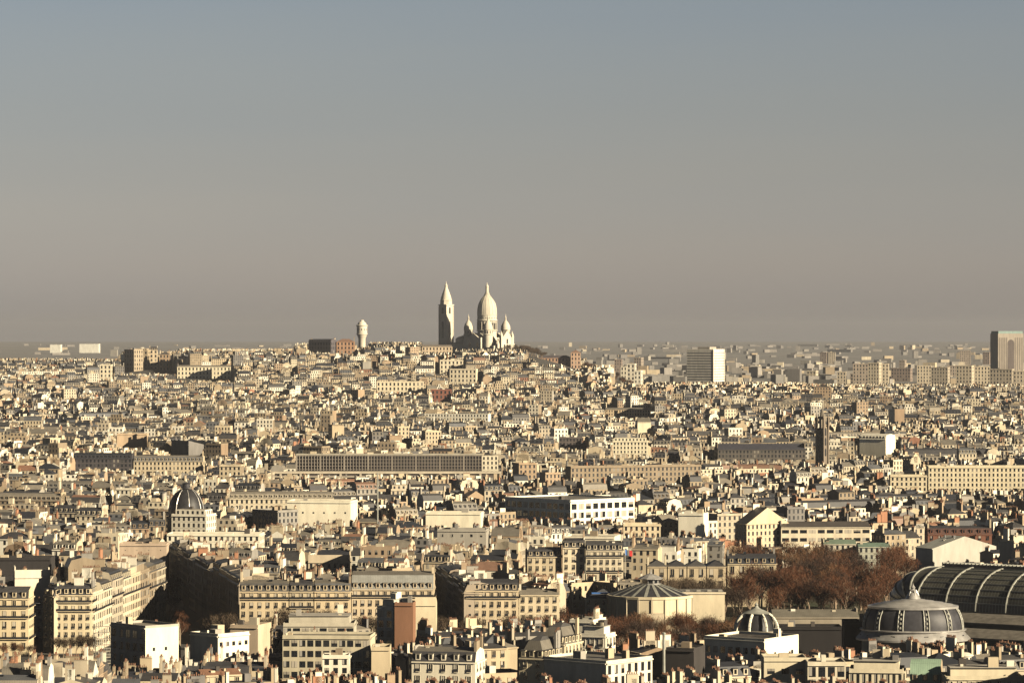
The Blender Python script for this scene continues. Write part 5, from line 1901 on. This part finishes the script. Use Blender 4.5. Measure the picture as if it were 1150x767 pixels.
def fill_city():
    r = random.Random(11)
    seeds = []
    y = 950
    while y < 5700:
        step = 330 if y < 3500 else 300
        half = .15 * y + 260
        x = -half + r.uniform(0, step)
        while x < half:
            seeds.append((x + r.uniform(-110, 110), y + r.uniform(-110, 110), r.choice((r.uniform(-.25, .25), r.uniform(-.9, .9), r.uniform(.3, .8))), r.uniform(-1.5, 1.5)))
            x += step
        y += step
    sa = np.array([(s[0], s[1]) for s in seeds])
    for k, (sx, sy, ang, dh) in enumerate(seeds):
        c, s = math.cos(ang), math.sin(ang)
        ly = -330.0
        while ly < 330:
            bd = r.uniform(30, 44)
            lx = -330.0 + r.uniform(0, 30)
            while lx < 330:
                bw = r.uniform(48, 95)
                hb = r.gauss(17.5, 1.3) + dh
                items = []
                dep = r.uniform(9, 12)
                # the two long fronts
                for side in (-1, 1):
                    x = 0
                    if r.random() < .10:
                        items.append((bw / 2, (dep / 2 if side < 0 else bd - dep / 2), bw, dep, hb + r.uniform(0, 3), 0 if side < 0 else math.pi, False))
                        x = bw
                    while x < bw - 5:
                        w = min(r.uniform(7.5, 15.5), bw - x)
                        if bw - x - w < 6:
                            w = bw - x
                        dd = dep + r.uniform(-1, 1)
                        items.append((x + w / 2, (dd / 2 if side < 0 else bd - dd / 2), w, dd, hb + r.gauss(0, 2.6), 0 if side < 0 else math.pi, False))
                        x += w
                # the ends
                for side in (-1, 1):
                    yy = dep + .6
                    while yy < bd - dep - 7:
                        w = min(r.uniform(8, 15), bd - dep - .6 - yy)
                        if w < 5:
                            break
                        items.append((dep / 2 if side < 0 else bw - dep / 2, yy + w / 2, w, dep, hb + r.gauss(0, 2.6), (-math.pi / 2) if side < 0 else math.pi / 2, False))
                        yy += w
                # courtyard wings
                x = dep + 3
                while x < bw - dep - 7:
                    if r.random() < .75:
                        w = r.uniform(5, 9)
                        items.append((x + w / 2, bd / 2 + r.uniform(-3, 3), w, r.uniform(7, max(8, bd - 2 * dep - 4)), hb - r.uniform(0, 11), r.choice((0, math.pi / 2, math.pi)) * 1.0, True))
                    x += r.uniform(8, 15)
                for (ix, iy, w, d, h, a2, wing) in items:
                    X = sx + (lx + ix) * c - (ly + iy) * s
                    Y = sy + (lx + ix) * s + (ly + iy) * c
                    if Y < 900 or Y > 5700 or abs(X) > .150 * Y + 130:
                        continue
                    dd2 = (sa[:, 0] - X) ** 2 + (sa[:, 1] - Y) ** 2
                    if int(np.argmin(dd2)) != k:
                        continue
                    add_house(X, Y, w, d, max(7, h), ang + a2, k, r, wing)
                lx += bw + r.uniform(8, 13)
            ly += bd + r.uniform(8, 12)


fill_city()


# ---- which houses show largest: rays from the camera against simple prisms
def rank_houses():
    vs, fs, owner = [], [], []
    for i, P in enumerate(HOUSES):
        if P['y'] > 2700:
            continue
        w, d = P['w'] / 2, P['d'] / 2
        c, s = math.cos(P['ang']), math.sin(P['ang'])
        z0, z1 = P['z'], P['z'] + P['h']
        z2 = z1 + roof_top(P) * .8
        n = len(vs)
        for (x, y, z) in ((-w, -d, z0), (w, -d, z0), (w, d, z0), (-w, d, z0), (-w, -d, z1), (w, -d, z1), (w, d, z1), (-w, d, z1), (-w, 0, z2), (w, 0, z2)):
            vs.append((P['x'] + x * c - y * s, P['y'] + x * s + y * c, z))
        for f in ((0, 1, 5, 4), (1, 2, 6, 5), (2, 3, 7, 6), (3, 0, 4, 7), (4, 5, 9, 8), (6, 7, 8, 9), (5, 6, 9), (7, 4, 8)):
            fs.append([n + q for q in f])
            owner.append(i)
    for o in SC.objects:     # the named buildings hide what is behind them
        if o.type == 'MESH' and o.name.split('.')[0] in ('wall', 'drum_wall', 'glass_vault', 'dome_cap', 'glazed_band', 'glazed_body', 'stage_wing'):
            n = len(vs)
            a_ = o.rotation_euler.z
            M = o.matrix_world if o.parent is None else None
            pr = o.parent or o
            while pr.parent:
                pr = pr.parent
            c, s = math.cos(pr.rotation_euler.z), math.sin(pr.rotation_euler.z)
            me = o.data
            for v in me.vertices:
                x, y, z = v.co
                vs.append((pr.location.x + x * c - y * s, pr.location.y + x * s + y * c, pr.location.z + z))
            for p in me.polygons:
                fs.append([n + q for q in p.vertices])
                owner.append(-1)
    tree = BVHTree.FromPolygons(vs, fs)
    hits = {}
    o = Vector((0, 0, CAMZ))
    for v in np.arange(500, 767, 1.5):
        for u in np.arange(.5, 1150, 1.5):
            d = Vector(((u - 575) / F, 1.0, -(v - HV) / F)).normalized()
            loc, nor, idx, dist = tree.ray_cast(o, d)
            if idx is not None and owner[idx] >= 0:
                h = hits.setdefault(owner[idx], [0, 0.0, 0.0])
                h[0] += 1
                h[1] += u
                h[2] += v
    return hits


HITS = rank_houses()
ranked = sorted(HITS, key=lambda i: -HITS[i][0])
N_MANUAL = sum(1 for o in SC.objects if o.parent is None and o.name.startswith('apartment_building'))
N_SINGLE = 300 - N_MANUAL
single = ranked[:N_SINGLE]
singles = set(single)
print('houses', len(HOUSES), 'manual', N_MANUAL, 'hit', len(HITS), 'smallest single', HITS[single[-1]] if single else None)

# ---- labels of the procedurally laid houses: look + rank from the nearest landmark
ROOFWORD = {'mansard': 'mansard roof', 'zinc': 'low pitched roof', 'gable': 'steep gabled roof', 'hip': 'hipped roof', 'flat': 'flat roof', 'terrace': 'roof terrace storey', 'shed': 'lean-to roof', 'mansard2': 'tall mansard'}


def colour_word(c):
    n = NAME_OF.get(tuple(c))
    return n or 'cream'


def roof_colour(c):
    if tuple(c) in SLATES:
        return 'slate'
    if tuple(c) in TILES:
        return 'brown'
    if tuple(c) in GRAVELS:
        return 'pale'
    return 'grey'


groups = {}
for i in single:
    n, su, sv = HITS[i]
    u, v = su / n, sv / n
    k = min(range(len(LANDMARKS)), key=lambda q: ((LANDMARKS[q][1] - u) / 1.2) ** 2 + ((LANDMARKS[q][2] - v) * 1.3) ** 2)
    ph, lu, lv = LANDMARKS[k]
    du, dv = u - lu, v - lv
    if abs(du) * .55 > abs(dv):
        side = 'left of' if du < 0 else 'right of'
    else:
        side = 'above' if dv < 0 else 'below'
    groups.setdefault((ph, side), []).append((math.hypot(du, dv), i))
LAB = {}
for (ph, side), v in groups.items():
    v.sort()
    for j, (_, i) in enumerate(v):
        P = HOUSES[i]
        o_w = (ORD + ['thirteenth', 'fourteenth', 'fifteenth', 'sixteenth', 'seventeenth', 'eighteenth', 'nineteenth', 'twentieth'])[min(j, 19)]
        rc = roof_colour(P['slope'] if P['roof'] == 'mansard' else P['rt'])
        look = '%s house with %s %s' % (colour_word(P['wt']), rc, ROOFWORD[P['roof']])
        lab = '%s, %s %s %s' % (look, o_w, side, ph)
        wc = lambda t: len(t.replace('-', ' ').split())
        if wc(lab) > 16:
            lab = '%s house, %s roof, %s %s %s' % (colour_word(P['wt']), rc, o_w, side, ph)
        if wc(lab) > 16:
            lab = '%s house, %s %s %s' % (colour_word(P['wt']), o_w, side, ph)
        LAB[i] = lab

# ---- the single houses as objects with parts
for rank, i in enumerate(single):
    P = HOUSES[i]
    lod = 0 if rank < 75 and P['y'] < 1750 else 1
    st_ = dict(storey=3.2, bay=2.6, ww=1.1, wh=1.9, frame=P['y'] < 1300)
    fc = []
    if lod == 0:
        for f in range(4):
            na = P['ang'] - math.pi / 2 + f * math.pi / 2
            if P['win'][f] and math.sin(na) < .35:
                fc.append(f)
        st_['rows'] = 3
    house_object(P, LAB[i], 'house', 'apartment_building', None, lod, st_, tuple(fc), ())

# ---- all the rest of the city in one object
mb = MB()
cnt = 0
for i, P in enumerate(HOUSES):
    if i in singles:
        continue
    mb.at(P['x'], P['y'], P['z'], P['ang'])
    build_house(P, lambda part, new=False: mb, 2 if P['y'] < 3000 else 3)
    cnt += 1
# loose low sheds, terraces and hoardings between: the far plain
r = random.Random(5)
for k in range(1900):
    y = 5650 * (21000 / 5650) ** (r.random() ** 1.25)
    x = r.uniform(-1, 1) * (.15 * y + 160)
    g = ground(x, y)
    sc_ = (y / 5600) ** .55
    q = r.random()
    if x < .019 * y and (y < 9000 or q > .16):
        continue
    if y > 9000 and q > .5:
        continue
    q = r.random()
    if q < .80:
        w, d, h = r.uniform(8, 22) * sc_, r.uniform(8, 20), r.uniform(5, 13)
    elif q < .90:
        w, d, h = r.uniform(30, 70) * sc_, r.uniform(10, 18), r.uniform(6, 12)
    else:
        w, d, h = r.uniform(12, 24), r.uniform(12, 20), r.uniform(13, 26)
    if not free(x, y, w / 2, d / 2):
        continue
    mb.at(x, y, g, r.uniform(-.6, .6))
    c = r.choice(CREAMS + GREYS * 2 + [(.27, .25, .225)] * 14 + [(.20, .19, .175)] * 8)  # mostly flat mid-greys, distance haze painted into the tints
    mb.box(-w / 2, w / 2, -d / 2, d / 2, -6, h, WALL, c, top=WALL, ttint=r.choice([(.20, .19, .17), (.14, .135, .125), (.26, .24, .21)]))
mb.tr = None
o_ = link('city_buildings', mb.mesh('city_buildings'))
tag(o_, 'dense mass of cream houses, zinc roofs and chimneys spreading over the city to the hill', None, None, 'stuff')
print('mass', cnt, 'faces', len(mb.n))

# the two long white buildings far out on the plain
for (u0, u1, vt, lab) in ((56, 68, 387.2, 'shorter and lower of two long white buildings shining far out on the hazy plain'),
                          (89, 111, 386.4, 'longer and brighter of two long white buildings shining far out on the hazy plain')):
    P_ = place(u0, u1, vt, 393, 14000, 30, -5, roof='flat', wt=(.80, .78, .68), rt=GRAVELS[2], chim=0, win=(0, 0, 0, 0))
    P_['h'] = max(P_['h'], 18)
    house_object(P_, lab, 'warehouse', 'warehouse', None, 1)
    FOOT.append((P_['x'], P_['y'], P_['w'], 60, 0))


# ------------------------------------------------------------------ bare winter trees
def tree_meshes(seed, H, spread, n_twig, mat):
    r = random.Random(seed)
    tb, cb = MB(), MB()
    tips = []

    def limb(p, d, ln, rad_, depth):
        q = p + d * ln
        tb.tube(p, q, rad_, rad_ * .62, TRUNK, 5 if depth else 7)
        if depth >= 4 or rad_ < .035:
            tips.append((q, d))
            return
        tips.append((p + d * ln * .7, d)) if depth > 1 else None
        n = 3 if depth < 2 else r.choice((2, 3))
        for i in range(n):
            nd = (d + Vector((r.uniform(-1, 1), r.uniform(-1, 1), r.uniform(-.25, .75))) * spread).normalized()
            if nd.z < .05:
                nd.z = .1
                nd.normalize()
            limb(q, nd, ln * r.uniform(.62, .86), rad_ * .6, depth + 1)
    limb(Vector((0, 0, 0)), Vector((r.uniform(-.05, .05), r.uniform(-.05, .05), 1)).normalized(), H * .27, H * .022, 0)
    for k in range(n_twig):
        p, d = r.choice(tips)
        c = p + Vector((r.gauss(0, 1), r.gauss(0, 1), r.gauss(0.2, .9))) * (H * .055)
        v = (d * .7 + Vector((r.uniform(-1, 1), r.uniform(-1, 1), r.uniform(-.2, 1.1)))).normalized()
        ln = r.uniform(.7, 1.9)
        s = v.cross(Vector((r.uniform(-1, 1), r.uniform(-1, 1), r.uniform(-1, 1)))).normalized() * r.uniform(.03, .075)
        a_, b_ = c - v * ln / 2, c + v * ln / 2
        cb.poly([(a_ - s)[:], (a_ + s)[:], b_[:]], mat)
    return tb.mesh('trunk'), cb.mesh('crown')


TREES = {'russet': [tree_meshes(s, 15, .62, 1300 + 150 * s, (TWIG, TWIG, TWIGC, TWIGD, TWIG, TWIGD, TWIG)[s]) for s in range(7)], 'grey': [tree_meshes(20 + s, 15, .55, 1500, TWIGB) for s in range(4)]}


def tree(x, y, h, kind, label, group, r):
    t, c = r.choice(TREES[kind])
    o = root('bare_tree', (x, y, ground(x, y) + (.03 if y < 1800 else -.3)), r.uniform(0, 6.28), label, 'tree', group)
    s = h / 15.0
    o.scale = (s * r.uniform(1.0, 1.25), s * r.uniform(1.0, 1.25), s)
    link('trunk', t, o)
    link('crown', c, o)
    return o


def near_foot(x, y, m):
    for (fx, fy, w, d, a) in FOOT:
        dx, dy = x - fx, y - fy
        c, s = math.cos(a), math.sin(a)
        if abs(dx * c + dy * s) < w + m and abs(-dx * s + dy * c) < d + m:
            return True
    return False


r = random.Random(3)
pts = []


def scatter(n, test, kind, hs, label, group, gap):
    k = 0
    tries = 0
    while k < n and tries < 6000:
        tries += 1
        p = test(r)
        if p is None or near_foot(p[0], p[1], 3.0):
            continue
        if any((p[0] - q[0]) ** 2 + (p[1] - q[1]) ** 2 < gap * gap for q in pts):
            continue
        pts.append(p)
        tree(p[0], p[1], r.uniform(*hs), kind, label, group, r)
        k += 1


def in_uY(u0, u1, Y0, Y1):
    def f(r_):
        Y = r_.uniform(Y0, Y1)
        u = r_.uniform(u0, u1)
        return X_at(u, Y), Y
    return f


scatter(92, in_uY(828, 1024, 1380, 1680), 'russet', (16, 21.5), 'bare russet brown tree in the dense grove behind the palace roofs', 'trees of the russet grove', 5.2)
scatter(48, in_uY(648, 835, 1222, 1318), 'russet', (12, 16), 'bare dark red brown tree in the gardens in front of the round theatre', 'trees in front of the round theatre', 5.0)
scatter(14, in_uY(722, 870, 1400, 1490), 'grey', (14, 18), 'tall bare grey tree before the slate pavilion mansion', 'trees before the mansion', 6)
scatter(10, in_uY(590, 655, 1400, 1530), 'grey', (13, 18), 'tall bare tree in front of the second line of cream houses', 'trees before the second line of houses', 5)
scatter(10, in_uY(612, 655, 1290, 1385), 'russet', (9, 13), 'bare tree between the cream row and the pale house with blue roof light', 'trees beside the pale house', 5)
for i in range(19):
    x = -106 + i * 6.3 + r.uniform(-.6, .6)
    tree(x, 1292 + r.uniform(-1, 1), r.uniform(13, 17), 'grey', 'bare plane tree in the line in front of the sunlit cream row', 'plane trees before the sunlit row', r)
for i in range(10):
    x = -104 + i * 11.4 + r.uniform(-1, 1)
    tree(x, 1252 + r.uniform(-2, 2), r.uniform(8, 12), 'russet', 'bare russet tree along the near side of the cross street', 'trees on the near side of the cross street', r)
for i in range(7):
    x = X_at(64 + i * 7.2, 1268)
    tree(x, 1268 + r.uniform(-1, 1), r.uniform(7.5, 10), 'grey', 'small bare plane tree at the foot of the large sunlit corner house', 'plane trees before the corner house', r)
for i in range(5):
    u = -4 + i * 9
    tree(X_at(u, 1262), 1262 + r.uniform(-1, 1), r.uniform(5, 7), 'russet', 'low bare tree at the foot of the edge-cut cream house', 'trees before the edge-cut house', r)
for i in range(8):
    t = (i + .5) / 8
    tree(AV0[0] + (AV1[0] - AV0[0]) * t + r.choice((-8, 8)), 1290 + 290 * t, r.uniform(9, 13), 'russet', 'bare russet tree growing in the shaded avenue', 'avenue trees', r)
scatter(26, in_uY(584, 612, 4600, 4740), 'grey', (9, 14), 'bare tree on the crest right of the basilica', 'trees on the crest beside the basilica', 5)
scatter(34, in_uY(648, 712, 4540, 4660), 'russet', (10, 15), 'bare brown tree on the slope right of the brown school', 'trees on the slope below the brown school', 6)
scatter(10, in_uY(540, 600, 4690, 4712), 'grey', (10, 14), 'bare tree at the foot of the basilica front', 'trees at the foot of the basilica', 5)
scatter(7, in_uY(456, 478, 4720, 4760), 'grey', (10, 13), 'bare tree on the skyline left of the bell tower', 'trees left of the bell tower', 5)


# ------------------------------------------------------------------ air
def haze():
    b = MB()
    b.box(-8500, 8500, -260, 30900, -12, 215, WALL, bottom=True)
    me = b.mesh('haze')
    weld(me)
    m = bpy.data.materials.new('thin_haze')
    m.use_nodes = True
    N, L = m.node_tree.nodes, m.node_tree.links
    N.clear()
    v = N.new('ShaderNodeVolumePrincipled')
    v.inputs['Color'].default_value = (.50, .51, .55, 1)
    v.inputs['Density'].default_value = HAZE_DENSITY
    v.inputs['Anisotropy'].default_value = 0.1
    out = N.new('ShaderNodeOutputMaterial')
    L.new(v.outputs[0], out.inputs['Volume'])
    m.cycles.homogeneous_volume = True
    me.materials.clear()
    me.materials.append(m)
    o = link('haze', me)
    o['kind'] = 'stuff'


HAZE_DENSITY = 3.1e-5
haze()
print('objects', len(SC.objects))
